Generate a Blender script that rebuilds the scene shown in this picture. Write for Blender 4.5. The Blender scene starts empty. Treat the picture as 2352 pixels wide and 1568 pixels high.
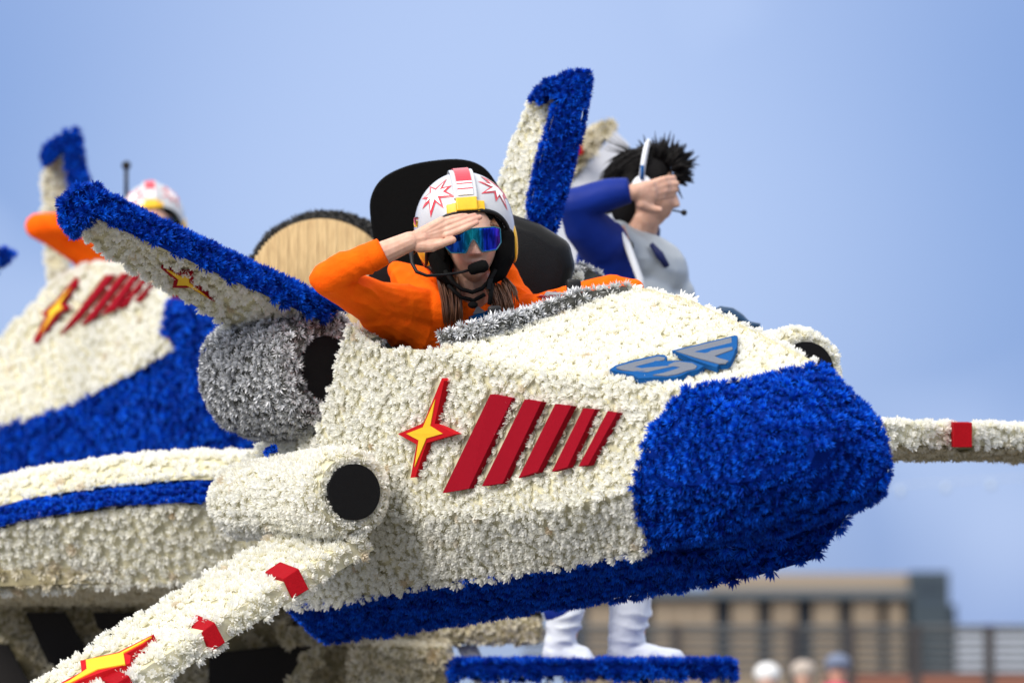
import bpy, bmesh, math, random
import numpy as np
from mathutils import Vector, Matrix, noise, geometry
from mathutils.bvhtree import BVHTree
random.seed(7); rng = np.random.default_rng(7)
scn = bpy.context.scene
C = scn.collection
R = math.radians
# ---------------------------------------------------------------- camera, sky, sun
PITCH = math.atan((1580-784)/8820.0)
CAM = Vector((0, 0, 1.65))
cd = bpy.data.cameras.new('camera'); cam = bpy.data.objects.new('camera', cd); C.objects.link(cam)
cd.lens = 135; cd.sensor_width = 36; cd.clip_start = .5; cd.clip_end = 6000
cam.location = CAM; cam.rotation_euler = (R(90)+PITCH, 0, 0)
cd.dof.use_dof = True; cd.dof.focus_distance = 10.15; cd.dof.aperture_fstop = 2.9
scn.camera = cam
scn.view_settings.view_transform = 'Standard'; scn.view_settings.look = 'None'
scn.view_settings.exposure = 0.66; scn.view_settings.gamma = 1
SUN_EL, SUN_AZ = R(38), R(219)          # azimuth clockwise from +Y
w = bpy.data.worlds.new('World'); scn.world = w; w.use_nodes = True
nt = w.node_tree; nt.nodes.clear()
def N(nt, typ, **kw):
    n = nt.nodes.new(typ)
    for k, v in kw.items():
        if k in n.inputs.keys(): n.inputs[k].default_value = v
        else: setattr(n, k, v)
    return n
out = N(nt, 'ShaderNodeOutputWorld'); bg = N(nt, 'ShaderNodeBackground')
sky = N(nt, 'ShaderNodeTexSky'); sky.sky_type = 'NISHITA'; sky.sun_disc = False
sky.sun_elevation = SUN_EL; sky.sun_rotation = SUN_AZ; sky.air_density = 1.0; sky.dust_density = 2.0
bg.inputs['Strength'].default_value = 0.1
tc = N(nt, 'ShaderNodeTexCoord')
ns = N(nt, 'ShaderNodeTexNoise'); ns.inputs['Scale'].default_value = 7.0; ns.inputs['Detail'].default_value = 2.5
nt.links.new(tc.outputs['Generated'], ns.inputs['Vector'])
# one soft bright cloud ahead of the camera, thinner blue around it
dist = N(nt, 'ShaderNodeVectorMath', operation='DISTANCE'); dist.inputs[1].default_value = (-0.005, .992, .115)
mp = N(nt, 'ShaderNodeMapping'); mp.inputs['Scale'].default_value = (1, 1, .85)
nt.links.new(tc.outputs['Generated'], dist.inputs[0])
mr = N(nt, 'ShaderNodeMapRange'); mr.interpolation_type = 'SMOOTHSTEP'
mr.inputs[1].default_value = .035; mr.inputs[2].default_value = .172; mr.inputs[3].default_value = 1; mr.inputs[4].default_value = 0
nt.links.new(dist.outputs['Value'], mr.inputs[0])
n2 = N(nt, 'ShaderNodeMapRange'); n2.interpolation_type = 'SMOOTHSTEP'
n2.inputs[1].default_value = .42; n2.inputs[2].default_value = .68
nt.links.new(ns.outputs['Fac'], n2.inputs[0])
mx = N(nt, 'ShaderNodeMath', operation='MAXIMUM'); nt.links.new(mr.outputs[0], mx.inputs[0]); nt.links.new(n2.outputs[0], mx.inputs[1])
deep = (1.28, 2.15, 4.5, 1); pale = (2.95, 3.80, 5.95, 1)
mixc = N(nt, 'ShaderNodeMix', data_type='RGBA'); mixc.inputs[6].default_value = deep; mixc.inputs[7].default_value = pale
nt.links.new(mx.outputs[0], mixc.inputs[0])
sep = N(nt, 'ShaderNodeSeparateXYZ'); nt.links.new(tc.outputs['Generated'], sep.inputs[0])
hz = N(nt, 'ShaderNodeMapRange'); hz.interpolation_type = 'SMOOTHSTEP'
hz.inputs[1].default_value = -.01; hz.inputs[2].default_value = .055; hz.inputs[3].default_value = .65; hz.inputs[4].default_value = 0
nt.links.new(sep.outputs['Z'], hz.inputs[0])
hm = N(nt, 'ShaderNodeMath', operation='MULTIPLY'); nt.links.new(hz.outputs[0], hm.inputs[0])
n3 = N(nt, 'ShaderNodeMapRange'); n3.interpolation_type = 'SMOOTHSTEP'
n3.inputs[1].default_value = .055; n3.inputs[2].default_value = .125; n3.inputs[3].default_value = 1; n3.inputs[4].default_value = .05
nt.links.new(sep.outputs['X'], n3.inputs[0]); nt.links.new(n3.outputs[0], hm.inputs[1])
mix2 = N(nt, 'ShaderNodeMix', data_type='RGBA'); mix2.inputs[7].default_value = (3.1, 3.7, 4.6, 1)
nt.links.new(hm.outputs[0], mix2.inputs[0]); nt.links.new(mixc.outputs[2], mix2.inputs[6])
# overhead the thin cloud whitens; a little of the physical sky everywhere
zen = N(nt, 'ShaderNodeMapRange'); zen.interpolation_type = 'SMOOTHSTEP'
zen.inputs[1].default_value = .14; zen.inputs[2].default_value = .5
nt.links.new(sep.outputs['Z'], zen.inputs[0])
mix4 = N(nt, 'ShaderNodeMix', data_type='RGBA'); mix4.inputs[7].default_value = (9.3, 9.4, 9.7, 1)
nt.links.new(zen.outputs[0], mix4.inputs[0]); nt.links.new(mix2.outputs[2], mix4.inputs[6])
mix3 = N(nt, 'ShaderNodeMix', data_type='RGBA'); mix3.inputs[0].default_value = .12
nt.links.new(mix4.outputs[2], mix3.inputs[6]); nt.links.new(sky.outputs[0], mix3.inputs[7])
nt.links.new(mix3.outputs[2], bg.inputs['Color']); nt.links.new(bg.outputs[0], out.inputs[0])
sl = bpy.data.lights.new('sun', 'SUN'); sl.energy = 2.3; sl.angle = R(32); sl.color = (1, .94, .84)
so = bpy.data.objects.new('sun', sl); C.objects.link(so)
sd = Vector((math.sin(SUN_AZ)*math.cos(SUN_EL), math.cos(SUN_AZ)*math.cos(SUN_EL), math.sin(SUN_EL)))
so.rotation_euler = sd.to_track_quat('Z', 'Y').to_euler(); so.location = (0, 0, 30)

# ---------------------------------------------------------------- survey helpers
CR = Vector((1, 0, 0)); CF = Vector((0, math.cos(PITCH), math.sin(PITCH))); CU = Vector((0, -math.sin(PITCH), math.cos(PITCH)))
FP = 8820.0
def ray(x, y): return CR*((x-1176)/FP) + CU*(-(y-784)/FP) + CF
def D(x, y, d): return CAM + ray(x, y)*d
def W(x, d, z): return (CR*x + CF*d + CU*z)
def px(p):
    q = p - CAM; d = q.dot(CF)
    return 1176 + q.dot(CR)/d*FP, 784 - q.dot(CU)/d*FP
fv = W(.57, -.82, .08).normalized()
rv = W(.80, .55, .24); rv = (rv - fv*rv.dot(fv)).normalized()
uv = rv.cross(fv).normalized()
if uv.z < 0: uv = -uv
A0 = D(980, 1000, 10.1)
def S(x, y, off=0):
    d = ray(x, y); t = (A0 + rv*off - CAM).dot(rv)/d.dot(rv)
    return CAM + d*t
def Z5(l, ox, oy, s): return [((ox+a/s)*.91875, (oy+b/s)*.91875) for a, b in l]

# ---------------------------------------------------------------- materials
def mat(name, col, rough=.6, metal=0, var=0, scale=30, bump=0, bscale=200, col2=None, sheen=0, stretch=None, coat=0, spec=.5):
    m = bpy.data.materials.new(name); m.use_nodes = True; t = m.node_tree
    b = t.nodes['Principled BSDF']; b.inputs['Roughness'].default_value = rough; b.inputs['Metallic'].default_value = metal
    b.inputs['Specular IOR Level'].default_value = spec
    if sheen: b.inputs['Sheen Weight'].default_value = sheen
    if coat: b.inputs['Coat Weight'].default_value = coat; b.inputs['Coat Roughness'].default_value = .12
    c1 = (*col, 1); c2 = (*(col2 or [c*(1-var) for c in col]), 1)
    tc = t.nodes.new('ShaderNodeTexCoord'); src = tc.outputs['Object']
    if stretch:
        mm = t.nodes.new('ShaderNodeMapping'); mm.inputs['Scale'].default_value = stretch
        t.links.new(src, mm.inputs[0]); src = mm.outputs[0]
    n = t.nodes.new('ShaderNodeTexNoise'); n.inputs['Scale'].default_value = scale; n.inputs['Detail'].default_value = 5
    t.links.new(src, n.inputs['Vector'])
    r = t.nodes.new('ShaderNodeMapRange'); r.inputs[1].default_value = .35; r.inputs[2].default_value = .65; t.links.new(n.outputs['Fac'], r.inputs[0])
    x = t.nodes.new('ShaderNodeMix'); x.data_type = 'RGBA'; x.inputs[6].default_value = c1; x.inputs[7].default_value = c2
    t.links.new(r.outputs[0], x.inputs[0]); t.links.new(x.outputs[2], b.inputs['Base Color'])
    if bump:
        n2 = t.nodes.new('ShaderNodeTexNoise'); n2.inputs['Scale'].default_value = bscale; n2.inputs['Detail'].default_value = 3
        t.links.new(src, n2.inputs['Vector'])
        bp = t.nodes.new('ShaderNodeBump'); bp.inputs['Strength'].default_value = bump; bp.inputs['Distance'].default_value = .004
        t.links.new(n2.outputs['Fac'], bp.inputs['Height']); t.links.new(bp.outputs[0], b.inputs['Normal'])
    return m
def petal_mat(name, base, tipA, tipB, trans=.3, rough=.55, metal=0, spec=.3):
    """pt.r = position along the petal, pt.g = random per flower, pt.b = random per petal"""
    m = bpy.data.materials.new(name); m.use_nodes = True; t = m.node_tree
    b = t.nodes['Principled BSDF']; o = t.nodes['Material Output']
    b.inputs['Roughness'].default_value = rough; b.inputs['Metallic'].default_value = metal; b.inputs['Specular IOR Level'].default_value = spec
    at = t.nodes.new('ShaderNodeAttribute'); at.attribute_name = 'pt'
    s = t.nodes.new('ShaderNodeSeparateColor'); t.links.new(at.outputs['Color'], s.inputs[0])
    av = t.nodes.new('ShaderNodeMath'); av.operation = 'MULTIPLY_ADD'; av.inputs[1].default_value = .6
    q = t.nodes.new('ShaderNodeMath'); q.operation = 'MULTIPLY'; q.inputs[1].default_value = .4
    t.links.new(s.outputs[2], q.inputs[0]); t.links.new(s.outputs[1], av.inputs[0]); t.links.new(q.outputs[0], av.inputs[2])
    x = t.nodes.new('ShaderNodeMix'); x.data_type = 'RGBA'; x.inputs[6].default_value = (*tipA, 1); x.inputs[7].default_value = (*tipB, 1)
    t.links.new(av.outputs[0], x.inputs[0])
    rr = t.nodes.new('ShaderNodeMapRange'); rr.interpolation_type = 'SMOOTHSTEP'; rr.inputs[1].default_value = .05; rr.inputs[2].default_value = .55
    t.links.new(s.outputs[0], rr.inputs[0])
    y = t.nodes.new('ShaderNodeMix'); y.data_type = 'RGBA'; y.inputs[6].default_value = (*base, 1)
    t.links.new(rr.outputs[0], y.inputs[0]); t.links.new(x.outputs[2], y.inputs[7])
    if 'white' in name or 'cream' in name:          # a few wilted, browned blooms
        wr_ = t.nodes.new('ShaderNodeMapRange'); wr_.inputs[1].default_value = .975; wr_.inputs[2].default_value = 1.0; wr_.inputs[4].default_value = .65
        z = t.nodes.new('ShaderNodeMix'); z.data_type = 'RGBA'; z.inputs[7].default_value = (.66, .50, .28, 1)
        t.links.new(s.outputs[1], wr_.inputs[0]); t.links.new(wr_.outputs[0], z.inputs[0]); t.links.new(y.outputs[2], z.inputs[6]); y = z
    t.links.new(y.outputs[2], b.inputs['Base Color'])
    if trans:
        tr = t.nodes.new('ShaderNodeBsdfTranslucent'); t.links.new(y.outputs[2], tr.inputs['Color'])
        ms = t.nodes.new('ShaderNodeMixShader'); ms.inputs[0].default_value = trans
        t.links.new(b.outputs[0], ms.inputs[1]); t.links.new(tr.outputs[0], ms.inputs[2]); t.links.new(ms.outputs[0], o.inputs['Surface'])
    return m
M = {}
M['white'] = petal_mat('white_petal', (.95, .925, .74), (.965, .96, .93), (.955, .945, .87), .45, .8, 0, .08)
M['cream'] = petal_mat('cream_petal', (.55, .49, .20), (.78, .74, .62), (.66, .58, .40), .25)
M['blue'] = petal_mat('blue_petal', (.004, .07, .20), (.0007, .006, .22), (.003, .145, .88), .1, .6, 0, .1)
M['silver'] = petal_mat('silver_petal', (.16, .17, .15), (.85, .86, .88), (.38, .39, .41), 0, .42, .35, .5)
M['dark'] = petal_mat('charcoal_petal', (.02, .02, .02), (.05, .048, .045), (.03, .03, .03), 0, .7)
M['white_core'] = mat('white_core', (.66, .62, .44), .9, var=.3, spec=0)
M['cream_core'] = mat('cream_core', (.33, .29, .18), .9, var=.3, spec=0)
M['blue_core'] = mat('blue_core', (.003, .02, .2), .9, var=.3, spec=0)
M['silver_core'] = mat('silver_core', (.10, .10, .09), .8, var=.3, spec=0)
M['dark_core'] = mat('dark_core', (.02, .02, .02), .9, var=.3, spec=0)
M['black_felt'] = mat('black_felt', (.008, .008, .009), .95, var=.3, scale=300, bump=.5, bscale=500, spec=.15)
M['red_felt'] = mat('red_felt', (.31, .005, .016), .95, col2=(.26, .004, .013), spec=.08, scale=350, bump=.5, bscale=600)
M['red_bright'] = mat('red_bright', (.50, .008, .014), .9, col2=(.44, .007, .012), spec=.1, scale=300, bump=.4, bscale=600)
M['yellow_felt'] = mat('yellow_felt', (.82, .50, .008), .85, col2=(.76, .45, .01), scale=350, bump=.4, bscale=600)
M['blue_felt'] = mat('blue_felt', (.010, .085, .27), .95, col2=(.008, .07, .23), spec=.05, scale=300, bump=.3, bscale=600)
M['grey_felt'] = mat('grey_felt', (.16, .175, .21), .95, col2=(.13, .145, .18), spec=.05, scale=300, bump=.3, bscale=600)
M['red_block'] = mat('red_block', (.34, .004, .010), .85, col2=(.29, .003, .008), spec=.1, scale=200, bump=.4, bscale=400)
M['orange'] = mat('orange_cloth', (1.0, .135, .0015), .85, col2=(.97, .11, .001), scale=25, bump=.5, bscale=260, spec=.12)
M['skin'] = None
M['helmet'] = mat('helmet_paint', (.54, .55, .57), .25, col2=(.47, .48, .51), scale=18, coat=.6)
M['helmet_white'] = mat('white_sticker', (.85, .85, .86), .3)
M['helmet_red'] = mat('red_sticker', (.58, .02, .045), .35, coat=.3)
M['helmet_yellow'] = mat('yellow_plastic', (.86, .50, .008), .45, col2=(.80, .44, .006), scale=60)
M['rubber'] = mat('black_rubber', (.006, .006, .007), .5, spec=.3)
M['foam'] = mat('black_foam', (.005, .005, .005), .9, spec=.08, bump=.4, bscale=500)
M['strap'] = mat('black_strap', (.006, .006, .006), .8, spec=.15)
M['leather'] = mat('black_leather', (.003, .003, .003), .36, spec=.25, var=.2, bump=.25, bscale=350)
M['seat_cloth'] = mat('black_seat_cloth', (.004, .004, .004), .95, spec=.1, var=.3, scale=200, bump=.3, bscale=600)
M['teal'] = mat('teal_frame', (.005, .12, .19), .35)
M['hair'] = mat('brown_hair', (.085, .034, .016), .45, col2=(.20, .085, .04), scale=40, stretch=(8, 8, .6))
M['hair_black'] = mat('black_hair', (.006, .005, .005), .75, spec=.2, bump=.8, bscale=90)
M['straw'] = mat('straw', (.60, .43, .22), .8, col2=(.46, .31, .15), scale=14, stretch=(14, 14, .35), bump=.8, bscale=40)
M['straw_pale'] = mat('pale_straw', (.66, .50, .30), .8, col2=(.58, .42, .24), scale=14, stretch=(14, 14, .35))
M['suit_blue'] = mat('blue_lycra', (.001, .020, .22), .6, spec=.2, col2=(.001, .015, .17), scale=6)
M['navy'] = mat('navy_collar', (.004, .012, .10), .6)
M['vest'] = mat('silver_vest', (.42, .46, .50), .42, .25, col2=(.35, .39, .43), scale=5)
M['white_boot'] = mat('white_boot', (.72, .76, .84), .4, col2=(.62, .66, .76), scale=8)
M['white_cloth'] = mat('white_cloth', (.75, .77, .82), .7)
M['white_board'] = mat('white_board', (.60, .62, .68), .6, var=.08, scale=3)
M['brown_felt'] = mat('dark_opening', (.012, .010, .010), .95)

# mirror lens with an iridescent coating
m = bpy.data.materials.new('mirror_lens'); m.use_nodes = True; t = m.node_tree; b = t.nodes['Principled BSDF']
b.inputs['Metallic'].default_value = 1; b.inputs['Roughness'].default_value = .06
at = t.nodes.new('ShaderNodeAttribute'); at.attribute_name = 'lens'; sp_ = t.nodes.new('ShaderNodeSeparateColor'); t.links.new(at.outputs['Color'], sp_.inputs[0])
cr = t.nodes.new('ShaderNodeValToRGB'); e = cr.color_ramp.elements
e[0].position = 0; e[0].color = (.02, .04, .5, 1); e[1].position = 1; e[1].color = (.25, .05, .5, 1)
for p, c in ((.28, (.015, .16, .9)), (.45, (.02, .62, .85)), (.58, (.02, .55, .95)), (.70, (.015, .06, 1)), (.88, (.03, .05, .95))):
    q = e.new(p); q.color = (*c, 1)
t.links.new(sp_.outputs[0], cr.inputs[0])
tc = t.nodes.new('ShaderNodeTexCoord'); mm = t.nodes.new('ShaderNodeMapping'); mm.inputs['Scale'].default_value = (120, 60, 22)
t.links.new(tc.outputs['Object'], mm.inputs[0]); n = t.nodes.new('ShaderNodeTexNoise'); n.inputs['Scale'].default_value = 1.2; n.inputs['Detail'].default_value = 3
t.links.new(mm.outputs[0], n.inputs['Vector'])
rg = t.nodes.new('ShaderNodeMapRange'); rg.inputs[1].default_value = .4; rg.inputs[2].default_value = .62; rg.inputs[3].default_value = .3; rg.inputs[4].default_value = 1
t.links.new(n.outputs['Fac'], rg.inputs[0])
mu = t.nodes.new('ShaderNodeMix'); mu.data_type = 'RGBA'; mu.blend_type = 'MULTIPLY'; mu.inputs[0].default_value = 1
t.links.new(cr.outputs[0], mu.inputs[6]); t.links.new(rg.outputs[0], mu.inputs[7]); t.links.new(mu.outputs[2], b.inputs['Base Color'])
M['lens'] = m
# skin: lips and flushed parts are pigment, from the 'tone' attribute
m = bpy.data.materials.new('skin'); m.use_nodes = True; t = m.node_tree; b = t.nodes['Principled BSDF']
b.inputs['Roughness'].default_value = .48; b.inputs['Subsurface Weight'].default_value = .15
b.inputs['Subsurface Radius'].default_value = (.5, .2, .1); b.inputs['Subsurface Scale'].default_value = .01
at = t.nodes.new('ShaderNodeAttribute'); at.attribute_name = 'tone'; sp_ = t.nodes.new('ShaderNodeSeparateColor'); t.links.new(at.outputs['Color'], sp_.inputs[0])
tc = t.nodes.new('ShaderNodeTexCoord'); n = t.nodes.new('ShaderNodeTexNoise'); n.inputs['Scale'].default_value = 55; n.inputs['Detail'].default_value = 6
bp = t.nodes.new('ShaderNodeBump'); bp.inputs['Strength'].default_value = .35; bp.inputs['Distance'].default_value = .002; t.links.new(n.outputs['Fac'], bp.inputs['Height']); t.links.new(bp.outputs[0], b.inputs['Normal'])
t.links.new(tc.outputs['Object'], n.inputs['Vector'])
x1 = t.nodes.new('ShaderNodeMix'); x1.data_type = 'RGBA'; x1.inputs[6].default_value = (.66, .40, .295, 1); x1.inputs[7].default_value = (.57, .31, .22, 1)
rg = t.nodes.new('ShaderNodeMapRange'); rg.inputs[1].default_value = .35; rg.inputs[2].default_value = .7; t.links.new(n.outputs['Fac'], rg.inputs[0]); t.links.new(rg.outputs[0], x1.inputs[0])
x2 = t.nodes.new('ShaderNodeMix'); x2.data_type = 'RGBA'; x2.inputs[7].default_value = (.48, .10, .10, 1)
t.links.new(sp_.outputs[0], x2.inputs[0]); t.links.new(x1.outputs[2], x2.inputs[6]); t.links.new(x2.outputs[2], b.inputs['Base Color'])
M['skin'] = m

# ---------------------------------------------------------------- object helpers
def empty(name, loc, label, cat, group=None):
    o = bpy.data.objects.new(name, None); C.objects.link(o); o.location = loc; o.empty_display_size = .2
    o['label'] = label; o['category'] = cat
    if group: o['group'] = group
    return o
def adopt(o, parent):
    if parent is None: return
    o.parent = parent
    if parent.type == 'EMPTY': o.matrix_parent_inverse = Matrix.Translation(-Vector(parent.location))
def obj(name, me, m=None, parent=None, smooth=False, **props):
    o = bpy.data.objects.new(name, me); C.objects.link(o)
    if m is not None:
        for k in (m if isinstance(m, (list, tuple)) else [m]): me.materials.append(M[k] if isinstance(k, str) else k)
    if smooth: me.polygons.foreach_set('use_smooth', [True]*len(me.polygons))
    adopt(o, parent)
    for k, v in props.items(): o[k] = v
    return o
def pymesh(name, v, f):
    me = bpy.data.meshes.new(name); me.from_pydata([tuple(p) for p in v], [], f); me.update(); return me
def npmesh(name, v, tris, attr=None, aname='pt'):
    me = bpy.data.meshes.new(name); n = len(v); k = len(tris)
    me.vertices.add(n); me.vertices.foreach_set('co', np.ascontiguousarray(v, dtype=np.float32).ravel())
    me.loops.add(k*3); me.loops.foreach_set('vertex_index', np.ascontiguousarray(tris, dtype=np.int32).ravel())
    me.polygons.add(k); me.polygons.foreach_set('loop_start', np.arange(0, k*3, 3, dtype=np.int32))
    if attr is not None:
        a = me.attributes.new(aname, 'FLOAT_COLOR', 'POINT'); a.data.foreach_set('color', np.ascontiguousarray(attr, dtype=np.float32).ravel())
    me.update(calc_edges=True); return me
def ortho(d):
    d = d.normalized(); a = Vector((0, 0, 1)) if abs(d.z) < .9 else Vector((1, 0, 0))
    s = d.cross(a).normalized(); return s, s.cross(d).normalized()
class MB:
    def __init__(s): s.v = []; s.f = []
    def add(s, v, f):
        b = len(s.v); s.v += [Vector(p) for p in v]; s.f += [tuple(b+i for i in q) for q in f]; return s
    def hexa(s, top, bot):          # two matching loops, closed
        n = len(top); fs = [tuple(range(n)), tuple(range(2*n-1, n-1, -1))] + [(i, i+n, (i+1) % n+n, (i+1) % n) for i in range(n)]
        return s.add(list(top)+list(bot), fs)
    def box(s, x0, x1, y0, y1, z0, z1):
        return s.hexa([(x0, y0, z1), (x1, y0, z1), (x1, y1, z1), (x0, y1, z1)], [(x0, y0, z0), (x1, y0, z0), (x1, y1, z0), (x0, y1, z0)])
    def tube(s, pts, rad, n=10, close=False, flat=1):
        pts = [Vector(p) for p in pts]; rad = rad if isinstance(rad, (list, tuple)) else [rad]*len(pts)
        k = len(pts); vs = []; prev = None
        for i, p in enumerate(pts):
            a = pts[(i-1) % k] if (close or i > 0) else p; c = pts[(i+1) % k] if (close or i < k-1) else p
            d = (c-a).normalized()
            if prev is None: u = ortho(d)[0]; v = d.cross(u)
            else:
                u = (prev - d*prev.dot(d)).normalized(); v = d.cross(u)
            prev = u
            vs += [p + (u*math.cos(2*math.pi*j/n)+v*math.sin(2*math.pi*j/n)*flat)*rad[i] for j in range(n)]
        fs = []
        for i in range(k if close else k-1):
            for j in range(n):
                a = i*n+j; b2 = i*n+(j+1) % n; c = ((i+1) % k)*n+(j+1) % n; d2 = ((i+1) % k)*n+j; fs.append((a, b2, c, d2))
        if not close: fs += [tuple(range(n))[::-1], tuple(range((k-1)*n, k*n))]
        return s.add(vs, fs)
    def ball(s, c, r, n=16, m=10, axes=None):
        c = Vector(c); r = r if isinstance(r, (tuple, list)) else (r, r, r); ax = axes or (Vector((1, 0, 0)), Vector((0, 1, 0)), Vector((0, 0, 1)))
        vs = [c+ax[2]*r[2]]; fs = []
        for i in range(1, m):
            ph = math.pi*i/m
            for j in range(n):
                th = 2*math.pi*j/n; vs.append(c+ax[0]*(r[0]*math.sin(ph)*math.cos(th))+ax[1]*(r[1]*math.sin(ph)*math.sin(th))+ax[2]*(r[2]*math.cos(ph)))
        vs.append(c-ax[2]*r[2]); L = len(vs)-1
        for j in range(n): fs.append((0, 1+j, 1+(j+1) % n)); fs.append((L, 1+(m-2)*n+(j+1) % n, 1+(m-2)*n+j))
        for i in range(m-2):
            for j in range(n): fs.append((1+i*n+j, 1+(i+1)*n+j, 1+(i+1)*n+(j+1) % n, 1+i*n+(j+1) % n))
        return s.add(vs, fs)
    def seg(s, a, b, ra, rb, n=14):
        a = Vector(a); b = Vector(b); s.ball(a, ra, n, 8); s.ball(b, rb, n, 8); return s.tube([a, b], [ra, rb], n)
    def build(s, name, m, parent=None, smooth=False, **props):
        me = pymesh(name, s.v, s.f); bm = bmesh.new(); bm.from_mesh(me); bmesh.ops.recalc_face_normals(bm, faces=bm.faces); bm.to_mesh(me); bm.free()
        return obj(name, me, m, parent, smooth, **props)
def melt(mb, voxel, smooth=3):
    """one continuous surface out of overlapping pieces"""
    me = pymesh('melt', mb.v, mb.f); bm = bmesh.new(); bm.from_mesh(me); bmesh.ops.recalc_face_normals(bm, faces=bm.faces); bm.to_mesh(me); bm.free()
    o = bpy.data.objects.new('melt', me); C.objects.link(o)
    r = o.modifiers.new('r', 'REMESH'); r.mode = 'VOXEL'; r.voxel_size = voxel
    if smooth:
        k = o.modifiers.new('s', 'SMOOTH'); k.factor = .6; k.iterations = smooth
    dg = bpy.context.evaluated_depsgraph_get(); ev = o.evaluated_get(dg)
    res = bpy.data.meshes.new_from_object(ev); bpy.data.objects.remove(o); bpy.data.meshes.remove(me)
    return res
def bevel(o, wd, seg=2):
    b = o.modifiers.new('bevel', 'BEVEL'); b.width = wd; b.segments = seg; b.limit_method = 'ANGLE'; return o

# ---------------------------------------------------------------- flowers
def petals(kind, seed):
    r = random.Random(seed); V = []; F = []; T = []
    if kind == 'white': rings = [(10, 22, .026, .0092, 34), (9, 42, .026, .009, 32), (7, 62, .023, .0084, 25), (3, 80, .019, .0075, 10)]
    elif kind == 'cream': rings = [(12, 15, .029, .0085, 15), (10, 38, .025, .008, 15), (7, 60, .016, .006, 5)]
    elif kind == 'blue': rings = [(11, 16, .030, .0074, 22), (11, 38, .029, .0070, 20), (9, 58, .026, .0064, 15), (4, 78, .021, .0056, 10)]
    elif kind == 'silver': rings = [(10, 14, .026, .0056, 10), (10, 38, .025, .0056, 10), (7, 62, .021, .005, 10)]
    elif kind == 'dark': rings = [(10, 15, .024, .006, 10), (8, 45, .022, .006, 10)]
    for ri, (n, el, L, wd, cu) in enumerate(rings):
        for j in range(n):
            a = 2*math.pi*(j+.5*(ri % 2))/n + r.uniform(-.16, .16); e0 = R(el+r.uniform(-11, 11)); l = L*r.uniform(.78, 1.12); ww = wd*r.uniform(.8, 1.15)
            e1 = e0+R(cu+r.uniform(-22, 22)); rad = Vector((math.cos(a), math.sin(a), 0)); tan = Vector((-math.sin(a), math.cos(a), 0))
            d0 = rad*math.cos(e0)+Vector((0, 0, math.sin(e0))); d1 = rad*math.cos(e1)+Vector((0, 0, math.sin(e1)))
            nn = d0.cross(tan)
            if nn.z < 0: nn = -nn
            tw = tan*math.cos(.35)+nn*math.sin(r.uniform(-.5, .5)); mid = .62 if kind != 'blue' else .5
            p0 = d0*(.08*l); p1 = d0*(mid*l); p2 = p1+d1*((1-mid)*l)
            b = len(V); cup = ww*.22; q = r.random()
            if kind in ('white', 'cream'):      # blunt spoon shaped petals
                V += [p0, p1-tw*ww*.5+nn*cup, p1, p1+tw*ww*.5+nn*cup, p2-tw*ww*.22, p2+tw*ww*.22]
                F += [(b, b+1, b+2), (b, b+2, b+3), (b+1, b+4, b+2), (b+2, b+5, b+3), (b+2, b+4, b+5)]
                T += [(0, q), (.6, q), (.55, q), (.6, q), (1, q), (1, q)]
            else:
                V += [p0, p1-tw*ww*.5+nn*cup, p1, p1+tw*ww*.5+nn*cup, p2]
                F += [(b, b+1, b+2), (b, b+2, b+3), (b+1, b+4, b+2), (b+2, b+4, b+3)]
                T += [(0, q), (.6, q), (.55, q), (.6, q), (1, q)]
    return np.array([tuple(v) for v in V]), np.array(F), np.array(T)
PROTO = {k: [petals(k, 11*i+3) for i in range(5)] for k in ('white', 'cream', 'blue', 'silver', 'dark')}
SHARED = {}
def flower_mesh(kind, i):
    if (kind, i) not in SHARED:
        v, f, t = PROTO[kind][i]; a = np.ones((len(v), 4)); a[:, 0] = t[:, 0]; a[:, 1] = (i*.37) % 1; a[:, 2] = t[:, 1]
        me = npmesh('flower', v, f, a); me.materials.append(M[kind]); SHARED[(kind, i)] = me
    return SHARED[(kind, i)]
def frame(n, ang):
    s, t = ortho(n); c, d = math.cos(ang), math.sin(ang)
    x = s*c+t*d; y = n.cross(x); return np.array([tuple(x), tuple(y), tuple(n)]).T
def inside(x, y, poly):
    r = False; j = len(poly)-1
    for i in range(len(poly)):
        xi, yi = poly[i]; xj, yj = poly[j]
        if (yi > y) != (yj > y) and x < (xj-xi)*(y-yi)/(yj-yi)+xi: r = not r
        j = i
    return r
COUNT = {}
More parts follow.
